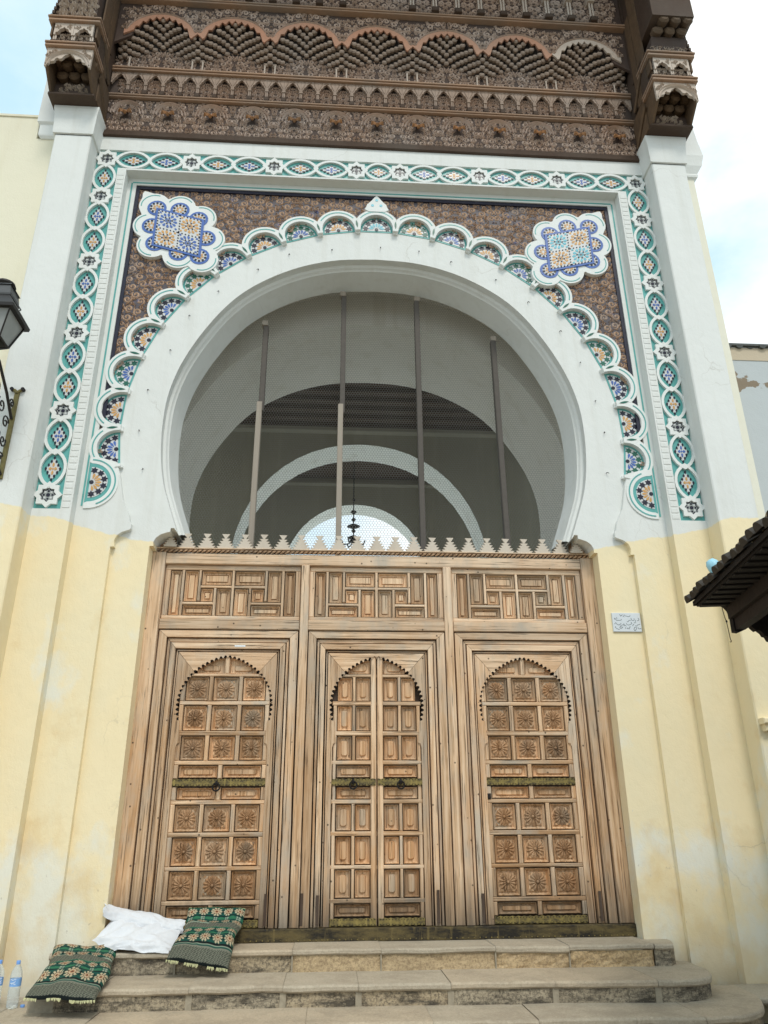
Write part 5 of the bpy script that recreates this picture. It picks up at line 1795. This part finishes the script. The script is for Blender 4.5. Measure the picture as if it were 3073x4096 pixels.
# sloping roof deck and soffit
dk = MB()
dk.add([(0, 0.02, 0.0), (0, -LEN, 0.0), (0, -LEN, 0.035), (0, 0.02, 0.035), (1.2, 0.02, 0.62), (1.2, -LEN, 0.62), (1.2, -LEN, 0.655), (1.2, 0.02, 0.655)],
       [(0, 1, 2, 3), (3, 2, 6, 7), (0, 4, 5, 1), (0, 3, 7, 4), (1, 5, 6, 2)])
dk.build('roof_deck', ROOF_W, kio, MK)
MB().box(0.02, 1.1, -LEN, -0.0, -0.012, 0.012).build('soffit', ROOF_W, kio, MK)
for k in range(20):
    y = -0.06-0.125*k
    MB().cbox(0.03, 0.235, y-0.03, y+0.03, -0.024, -0.012, 0.005).build('rafter_end', ROOF_W, kio, MK)
bmm = MB().cbox(0.235, 0.30, -LEN, 0.0, -0.115, -0.012, 0.01); bmm.build('eave_beam', ROOF_BEAM, kio, MK)
gb = MB(); gb.prism([[(0.0, 0.0), (1.2, 0.0), (1.2, 0.60), (0.0, 0.01)]], 0.0, 0.02, back=True); gb.prism([[(0.0, 0.0), (1.2, 0.0), (1.2, 0.60), (0.0, 0.01)]], -LEN, -LEN+0.02, back=True)
gb.build('gable_board', ROOF_W, kio, MK)
bm2 = MB().cbox(0.27, 0.34, -LEN, -0.005, -0.20, -0.116, 0.01); bm2.build('carved_beam', ROOF_BEAM, kio, MK)
rtm = MB()
rtm.lathe([(0.0, 0.0), (0.052, 0.0), (0.046, 0.30)], 8, (0, 0, 0), PI, 0)
rtm.lathe([(0.052, 0.0), (0.038, 0.002), (0.032, 0.3)], 8, (0, 0, 0), PI, 0)
rt_me = rtm.mesh('roof_tile', ROOF_TILE)
sl_a = math.atan2(0.62, 1.2)
for k in range(22):
    y = 0.0-0.115*k
    for j in range(3):
        jx = -0.03+0.27*j
        M = MK @ T(jx+random.uniform(-.012, .012), y+random.uniform(-.006, .006), 0.035+jx*math.tan(sl_a)+0.012+random.uniform(-.008, .012)) @ Matrix.Rotation(PI/2-sl_a+random.uniform(-.06, .06), 4, 'Y') @ RZ(PI/2)
        inst(rt_me, 'roof_tile', kio, M)
# rubble lumps along the verge
rub = MB()
for k in range(26):
    y = -0.05-0.075*k+random.uniform(-.02, .02)
    s = random.uniform(0.015, 0.035)
    x = 0.02+random.uniform(0, .05); z = 0.10+random.uniform(0, .02)
    rub.add([(x-s, y-s, z-s), (x+s, y-s*.8, z-s), (x+s*.8, y+s, z-s), (x-s, y+s*.9, z-s), (x-s*.6, y-s*.5, z+s), (x+s*.7, y-s*.6, z+s*.8), (x+s*.5, y+s*.6, z+s), (x-s*.5, y+s*.4, z+s*.7)],
            [(0, 1, 5, 4), (1, 2, 6, 5), (2, 3, 7, 6), (3, 0, 4, 7), (4, 5, 6, 7)])
tag(rub.build('mortar_lumps', m_simple('lime_lumps', (0.36, 0.28, 0.16), 0.9, 0, 0.5), kio, MK), kind='stuff')
# back spandrel board with scalloped edge
KX, KZ = 0.05, -0.045
sp_ = [(2.43, 2.54), (2.457, 2.522), (2.475, 2.50), (2.489, 2.456), (2.486, 2.332), (2.522, 2.327), (2.541, 2.335), (2.566, 2.345), (2.571, 2.372), (2.595, 2.392), (2.618, 2.383), (2.634, 2.36), (2.656, 2.339), (2.675, 2.345), (2.70, 2.325)]
xq, zq = 2.70, 2.325
while xq < 3.08:
    sp_ += [(xq+0.012, zq-0.024), (xq+0.03, zq-0.028)]
    xq += 0.03; zq -= 0.034
sp_ += [(3.1, -0.60), (4.3, -0.60), (4.3, 3.1), (3.4, 3.05), (2.43, 2.545)]
MB().prism([[(x+KX, z+(KZ if z > 0 else 0)) for x, z in sp_]], -2.06, -2.01, back=True).build('spandrel_board', ROOF_W, kio)
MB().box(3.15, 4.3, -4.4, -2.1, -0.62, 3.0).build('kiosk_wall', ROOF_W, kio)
# hanging chain
hc = MB(); 
hc.tube([(2.437, -2.03, 2.52), (2.443, -2.03, 2.46), (2.452, -2.03, 2.41), (2.455, -2.03, 2.36), (2.458, -2.03, 2.28)], 0.003, 5)
hc.lathe([(0.001, 0.012), (0.009, 0.0), (0.001, -0.014)], 6, (2.453, -2.03, 2.415))
hc.tube([(2.458, -2.03, 2.28), (2.463, -2.03, 2.262), (2.457, -2.03, 2.255), (2.452, -2.03, 2.262)], 0.003, 5)
c_ = hc.build('dangling_wire', IRON, None, T(0.05, 0, -0.045))
tag(c_, 'short rusty wire with a hook dangling from the kiosk eave', 'wire')
cu = MB().lathe([(0.001, 0.065), (0.026, 0.060), (0.042, 0.035), (0.047, 0.0), (0.044, -0.04)], 16)
o = cu.build('plastic_cup', BLUE_PL, None, MK @ T(-0.005, -0.60, 0.108) @ RY(-0.5), smooth=True)
tag(o, 'pale blue plastic cup lying on the edge tiles of the kiosk roof', 'cup')

# ================================================================== WALL LANTERN
ln = empty('wall_lantern', (-3.84, -0.26, 4.75), 'dark iron wall lantern with frosted panes on a scrolled bracket', 'lantern')
bx = -3.838
MB().cbox(bx-0.024, bx+0.024, -0.285, -0.262, 4.22, 5.235, 0.004).build('back_bar', BRACKET_M, ln)
fo_ = MB()
for sx in (-1, 1):
    fo_.tube([(bx, -0.278, 5.215), (bx+sx*0.03, -0.278, 5.25), (bx+sx*0.06, -0.278, 5.262)], [0.02, 0.018, 0.012], 6)
fo_.build('bar_foot', BRACKET_M, ln)
bo = MB()
for sx in (-1, 1):
    bo.tube([(bx+sx*0.056, -0.262, 5.26), (bx+sx*0.056, -0.30, 5.26)], 0.02, 8)
bo.tube([(bx, -0.262, 4.27), (bx, -0.305, 4.27)], 0.018, 8)
bo.build('bolts', IRON, ln)
LX, LY, LZ0 = -3.835, -0.985, 5.37
def spiral(cy, cz, r, a0, turns, s, n=22):
    return [(bx, cy+(r*(1-.85*i/n))*math.cos(a0+s*turns*2*PI*i/n), cz+(r*(1-.85*i/n))*math.sin(a0+s*turns*2*PI*i/n)) for i in range(n+1)]
MB().tube([(bx, -0.29, 4.90), (bx, -0.5, 5.09), (bx, -0.78, 5.28), (LX, LY, 5.31)], 0.016, 6).build('arm', LAMP_M, ln)
MB().tube([(bx, -0.29, 4.28), (bx, -0.45, 4.36), (bx, -0.7, 4.7), (bx, -0.95, 5.12), (LX, LY, 5.31)], 0.012, 6).build('arm', LAMP_M, ln)
for (cy, cz, r, a0, t, s) in ((-0.345, 5.05, 0.05, PI, 1.3, -1), (-0.40, 4.80, 0.075, 0.3, 1.4, 1), (-0.38, 4.60, 0.07, 0.6, 1.3, -1), (-0.55, 4.92, 0.085, 2.5, 1.4, 1), (-0.36, 4.43, 0.05, 0.4, 1.2, 1), (-0.62, 4.75, 0.07, 1.2, 1.3, -1), (-0.72, 5.05, 0.08, 3.4, 1.3, 1), (-0.5, 4.63, 0.06, 2.0, 1.2, 1)):
    MB().tube(spiral(cy, cz, r, a0, t, s), 0.009, 5).build('scroll', LAMP_M, ln)
def frus(mb, h0, h1, z0, z1):
    mb.add([(LX+sx*h, LY+sy*h, z) for h, z in ((h0, z0), (h1, z1)) for sx, sy in ((-1, -1), (1, -1), (1, 1), (-1, 1))], [(0, 1, 5, 4), (1, 2, 6, 5), (2, 3, 7, 6), (3, 0, 4, 7)])
hb, ht = 0.106, 0.184
zt_ = 5.66
corners = [(-1, -1), (1, -1), (1, 1), (-1, 1)]
for i in range(4):
    (sx0_, sy0_), (sx1_, sy1_) = corners[i], corners[(i+1) % 4]
    pn = MB().add([(LX+sx0_*(hb-.006), LY+sy0_*(hb-.006), LZ0), (LX+sx1_*(hb-.006), LY+sy1_*(hb-.006), LZ0), (LX+sx1_*(ht-.008), LY+sy1_*(ht-.008), zt_), (LX+sx0_*(ht-.008), LY+sy0_*(ht-.008), zt_)], [(0, 1, 2, 3)])
    pn.build('pane', FROST, ln)
    MB().tube([(LX+sx0_*hb, LY+sy0_*hb, LZ0), (LX+sx0_*ht, LY+sy0_*ht, zt_)], 0.010, 4).build('corner_bar', LAMP_M, ln)
    MB().tube([(LX+sx0_*hb, LY+sy0_*hb, LZ0), (LX+sx1_*hb, LY+sy1_*hb, LZ0)], 0.010, 4).build('bottom_bar', LAMP_M, ln)
    MB().tube([(LX+sx0_*hb, LY+sy0_*hb, LZ0), (LX+sx0_*hb*.5, LY+sy0_*hb*.5, LZ0-.05), (LX, LY, LZ0-.07)], 0.009, 5).build('cradle_bar', LAMP_M, ln)
rfm = MB(); frus(rfm, 0.220, 0.225, 5.647, 5.68); frus(rfm, 0.225, 0.122, 5.68, 5.845); rfm.add([(LX+sx*.22, LY+sy*.22, 5.647) for sx, sy in corners], [(3, 2, 1, 0)])
rfm.build('lamp_roof', LAMP_M, ln)
rf2 = MB(); frus(rf2, 0.135, 0.14, 5.84, 5.858); frus(rf2, 0.122, 0.104, 5.858, 5.98); frus(rf2, 0.117, 0.108, 5.98, 5.994); rf2.add([(LX+sx*.108, LY+sy*.108, 5.994) for sx, sy in corners], [(0, 1, 2, 3)])
rf2.build('lamp_chimney', m_simple('lamp_grey_metal', (0.10, 0.10, 0.10), 0.4, 0.4), ln)
MB().lathe([(0.027, 5.99), (0.03, 6.025), (0.103, 6.035), (0.09, 6.067), (0.054, 6.09), (0.001, 6.10)], 16, (LX, LY, 0)).build('lamp_cap', LAMP_M, ln, smooth=True)

# ================================================================== CUSHIONS, SACK, BOTTLES
def cloth_color(u, v, shift=0.0):
    v = v+shift
    grn = (0.012, 0.075, 0.058); blk = (0.008, 0.012, 0.012); leafc = (0.035, 0.16, 0.085); crm = (0.52, 0.45, 0.30); org = (0.40, 0.17, 0.085); gry = (0.20, 0.20, 0.155); lg = (0.30, 0.36, 0.27)
    nu = 5.0
    def flower(v0, v1, dull=1.0):
        uu = (u*nu) % 1.0-0.5
        vv = (v-(v0+v1)/2)/(v1-v0)
        r = math.hypot(uu*1.02, vv*1.0)
        a = math.atan2(vv, uu)
        if r < 0.06: return blk
        if r < 0.12: return tuple(k*dull for k in org)
        if r < 0.19: return tuple(k*dull for k in crm)
        if r < 0.235: return tuple(k*.5 for k in org)
        if r < 0.40+0.055*math.cos(a*10): return tuple(k*dull for k in crm) if (math.cos(a*10) > -0.45) else blk
        if abs(uu) > 0.45 and abs(vv) < 0.2: return blk
        return grn if abs(vv) < 0.46 else blk
    def leaf_(v0, v1):
        uu = (u*nu+0.5) % 1.0-0.5
        vv = (v-(v0+v1)/2)/(v1-v0)
        if abs(uu) < 0.30 and abs(vv) < 0.30-0.10*abs(uu): return leafc
        if abs(abs(uu)-0.41) < 0.06 and abs(abs(vv)-0.2) < 0.13: return lg
        return blk if abs(vv) > 0.4 else grn
    def lattice(v0, v1):
        p = (u*nu*5); q = (v-v0)*95
        a = (p+q*.5) % 1.0; b = (p-q*.5) % 1.0
        if abs(a-.5) < 0.17 and abs(b-.5) < 0.3: return blk
        return gry if abs(a-.5) > 0.26 else (0.07, 0.085, 0.06)
    if v < 0.035: return leafc
    if v < 0.165: return flower(0.035, 0.165)
    if v < 0.235: return leaf_(0.165, 0.235)
    if v < 0.33: return flower(0.235, 0.33, 0.75)
    if v < 0.345: return lg
    if v < 0.49: return lattice(0.345, 0.49)
    if v < 0.505: return leafc
    if v < 0.60: return flower(0.50, 0.60, 0.8)
    if v < 0.665: return leaf_(0.60, 0.665)
    if v < 0.825: return flower(0.665, 0.825)
    if v < 0.835: return blk
    if v < 0.845: return lg
    if v < 0.855: return grn
    if v < 0.868: return gry
    if v < 0.985: return lattice(0.868, 0.98)
    return blk
def m_fabric():
    m = N('woven_upholstery', 0.9, 0.15)
    at = m.n('ShaderNodeAttribute')
    at.attribute_name = 'pattern'
    m.color(m.mix(m.noise(160, 3), at.outputs['Color'], m.mix(1.0, at.outputs['Color'], (0.7, 0.7, 0.7), 'MULTIPLY')))
    m.bump(m.noise(260, 3), 0.3, 0.004)
    return m.mat
FABRIC = m_fabric()
def cushion(name, left, right, thick, label, shift=0.0, seed=0.0, nu=90, nv=150):
    Lp = catmull(left, 8); Rp = catmull(right, 8)
    def samp(P, t):
        f_ = t*(len(P)-1); i = min(int(f_), len(P)-2); k = f_-i
        return Vector(P[i]).lerp(Vector(P[i+1]), k)
    root = empty(name, samp(Lp, 1.0).lerp(samp(Rp, 1.0), .5), label, 'cushion', 'patterned green cushions on the steps')
    def base(u, v):
        l, r = samp(Lp, v), samp(Rp, v)
        q = l.lerp(r, u)
        return q+Vector((0.012*mnoise.noise((v*4+seed, u*1.5, 2.0)), 0.014*mnoise.noise((u*3, seed, v*2)), 0.012*mnoise.noise((u*3.3+seed, v*3, 7.0))))
    def nrm(u, v):
        e = 0.02
        a = base(min(u+e, 1), v)-base(max(u-e, 0), v); b = base(u, min(v+e, 1))-base(u, max(v-e, 0))
        n_ = a.cross(b)
        n_.normalize()
        return n_ if n_.z > 0 or n_.y < 0 else -n_
    def prof(u, v):
        eu = 1-abs(2*u-1)**5; ev = 1-abs(2*v-1)**7
        return max(0.0, eu)**0.5*max(0.0, ev)**0.5
    def topf(u, v):
        p = base(u, v)
        n_ = nrm(u, v)
        w_ = mnoise.noise((u*3+seed, v*4, seed))*0.020-abs(mnoise.noise((u*5+seed, v*7, seed+3)))*0.012+mnoise.noise((u*9, v*11+seed, 3))*0.004
        crease = -0.018*math.exp(-((v-0.335-0.03*math.sin(u*3+seed))/0.018)**2)
        return tuple(p+n_*(thick*prof(u, v)+w_*prof(u, v)+crease*prof(u, v)))
    def botf(u, v):
        p = base(1-u, v)
        return tuple(p-nrm(1-u, v)*0.012*prof(u, v))
    mb = MB().grid(topf, nu, nv)
    nt = len(mb.v)
    mb.grid(botf, 20, 20)
    me = mb.mesh('cover', FABRIC, True)
    ca = me.color_attributes.new('pattern', 'FLOAT_COLOR', 'POINT')
    flat = []
    for j in range(nv+1):
        for i in range(nu+1):
            c3 = cloth_color(i/nu*0.94+0.03, j/nv, shift)
            flat += [c3[0], c3[1], c3[2], 1.0]
    for _ in range(len(mb.v)-nt):
        flat += [0.02, 0.05, 0.04, 1.0]
    ca.data.foreach_set('color', flat)
    inst(me, 'cover', root)
    fg = MB()
    for vv in (1.0, 0.0):
        for i in range(70):
            u = (i+random.random())/70
            p = base(u, vv)
            if vv == 0.0 and random.random() < .4:
                continue
            d = (base(u, 1.0)-base(u, .93)) if vv == 1.0 else (base(u, 0)-base(u, .07))
            d.normalize()
            if vv == 1.0 and mnoise.noise((u*6, seed, 1)) > 0.12:
                continue
            ln_ = random.uniform(.008, .026) if vv == 1.0 else random.uniform(.008, .018)
            q = p+d*ln_+Vector((random.uniform(-.006, .006), 0, -0.006))
            fg.tube([p+Vector((0, 0, .004)), q], [0.005, 0.003], 4)
    tag(fg.build('fringe', FRINGE, root), kind='stuff')
    return root
cushion('cushion',
        [(-1.715, .37, .285), (-1.713, .25, .16), (-1.704, .12, .115), (-1.735, -.05, .065), (-1.755, -.30, -.03)],
        [(-1.20, .37, .275), (-1.215, .25, .155), (-1.24, .12, .108), (-1.245, -.05, .05), (-1.25, -.30, -.105)],
        0.055, 'green patterned cushion propped against the left door, overhanging the top step', 0.0, 1.0)
cushion('cushion',
        [(-2.765, .06, .035), (-2.70, -.20, -.04), (-2.67, -.45, -.095), (-2.665, -.80, -.19)],
        [(-2.21, .02, .015), (-2.19, -.22, -.05), (-2.15, -.5, -.105), (-2.125, -.93, -.195)],
        0.055, 'green patterned cushion sloping down the left end of the steps beside the bottles', 0.0, 4.0)
# white sack / folded cloth
sk = empty('white_cloth', (-2.1, 0.1, 0.02), 'crumpled white cloth sack folded on the top step by the left jamb', 'cloth')
def sackf(u, v):
    # u: left to right, v: back/top to front/bottom
    L4 = [(-2.40, .30, .30), (-2.36, .24, .20), (-2.46, .06, .085), (-2.30, -.06, .035), (-2.20, -.10, .03)]
    R4 = [(-1.73, .34, .165), (-1.735, .27, .15), (-1.75, .10, .08), (-1.765, -.03, .03), (-1.775, -.115, -.005)]
    def s_(P, t):
        f_ = t*(len(P)-1); i = min(int(f_), len(P)-2)
        return Vector(P[i]).lerp(Vector(P[i+1]), f_-i)
    p = s_(L4, v).lerp(s_(R4, v), u)
    puff = (1-abs(2*u-1)**4)*(1-abs(2*v-1)**4)
    w = mnoise.noise((u*3+v*4, v*6-u*2, 1.0))*0.035-abs(mnoise.noise((u*3+v*3, v*7, 5.0)))*0.05-abs(mnoise.noise((u*8+v*6, v*11-u*4, 8.0)))*0.010+mnoise.noise((u*20, v*14+u*9, 2.0))*0.006
    p += Vector((0, -0.45, 0.9))*(0.05*puff+w*(0.35+0.65*puff))
    return tuple(p)
MB().grid(sackf, 70, 60).build('sack_body', CLOTH_W, sk, smooth=True)
def flapf(u, v):
    A = [(-2.415, .20, .33), (-2.27, .30, .255), (-2.05, .29, .225), (-1.88, .26, .185), (-1.72, .27, .175)]
    P = catmull(A, 5)
    f_ = u*(len(P)-1); i = min(int(f_), len(P)-2)
    c = Vector(P[i]).lerp(Vector(P[i+1]), f_-i)
    a = -0.4+2.6*v
    wd = 0.045+0.035*math.sin(PI*u)+0.012*mnoise.noise((u*6, v*3, 9))
    q = c+Vector((0.02*mnoise.noise((u*9, v*4, 2)), -math.sin(a)*wd*1.0-0.02*v, math.cos(a)*wd*0.55-0.055*v))
    q += Vector((0, -0.02, 0.01))*mnoise.noise((u*16, v*6, 4))*0.6
    return tuple(q)
MB().grid(flapf, 60, 16).build('sack_flap', CLOTH_W, sk, smooth=True)

def bottle(x, y, z, label, rz=0.0):
    M = T(x, y, z) @ RZ(rz)
    b = empty('water_bottle', (x, y, z), label, 'bottle', 'plastic water bottles by the wall')
    pr = [(0.001, 0.006), (0.028, 0.0), (0.040, 0.008), (0.043, 0.02)]
    for k in range(5):
        z0 = 0.03+0.022*k
        pr += [(0.0435, z0), (0.0415, z0+0.006), (0.0435, z0+0.013)]
    pr += [(0.0435, 0.145), (0.042, 0.15), (0.042, 0.205), (0.0435, 0.21), (0.043, 0.225), (0.038, 0.25), (0.027, 0.275), (0.016, 0.292), (0.0135, 0.30), (0.0135, 0.306)]
    MB().lathe(pr, 24).build('bottle_body', PET, b, M, smooth=True)
    MB().lathe([(0.015, 0.297), (0.0155, 0.30), (0.0155, 0.32), (0.013, 0.323), (0.001, 0.323)], 16).build('cap', BLUE_CAP, b, M, smooth=True)
    lb_ = MB().lathe([(0.0428, 0.151), (0.0428, 0.204)], 24).build('bottle_label', LABEL_B, b, M, smooth=True)
    pm = MB()
    for (a0, a1, z0, z1) in ((-2.2, -1.75, 0.172, 0.176), (-1.9, -1.5, 0.168, 0.180), (-1.45, -1.3, 0.176, 0.19), (-1.6, -1.2, 0.170, 0.166), (-2.3, -1.2, 0.196, 0.198)):
        pts = [(0.0433*math.cos(a0+(a1-a0)*i/5), 0.0433*math.sin(a0+(a1-a0)*i/5), z0+(z1-z0)*i/5+0.004*math.sin(i*1.9)) for i in range(6)]
        pm.tube(pts, 0.0018, 4)
    pm.build('label_print', LABEL_W, lb_, M)
    return b
bottle(-2.866, -0.44, -0.316, 'clear plastic water bottle with blue label and cap, the one nearer the cushion')
bottle(-3.02, -0.40, -0.316, 'clear plastic water bottle with blue cap half cut off at the left picture edge', 0.8)
bc = MB().lathe([(0.016, -0.009), (0.017, -0.006), (0.017, 0.006), (0.014, 0.009), (0.001, 0.009)], 16)
o = bc.build('bottle_cap', BLUE_CAP, None, T(-2.80, -0.40, -0.306), smooth=True)
tag(o, 'loose blue bottle cap on the stone beside the water bottle', 'bottle cap')
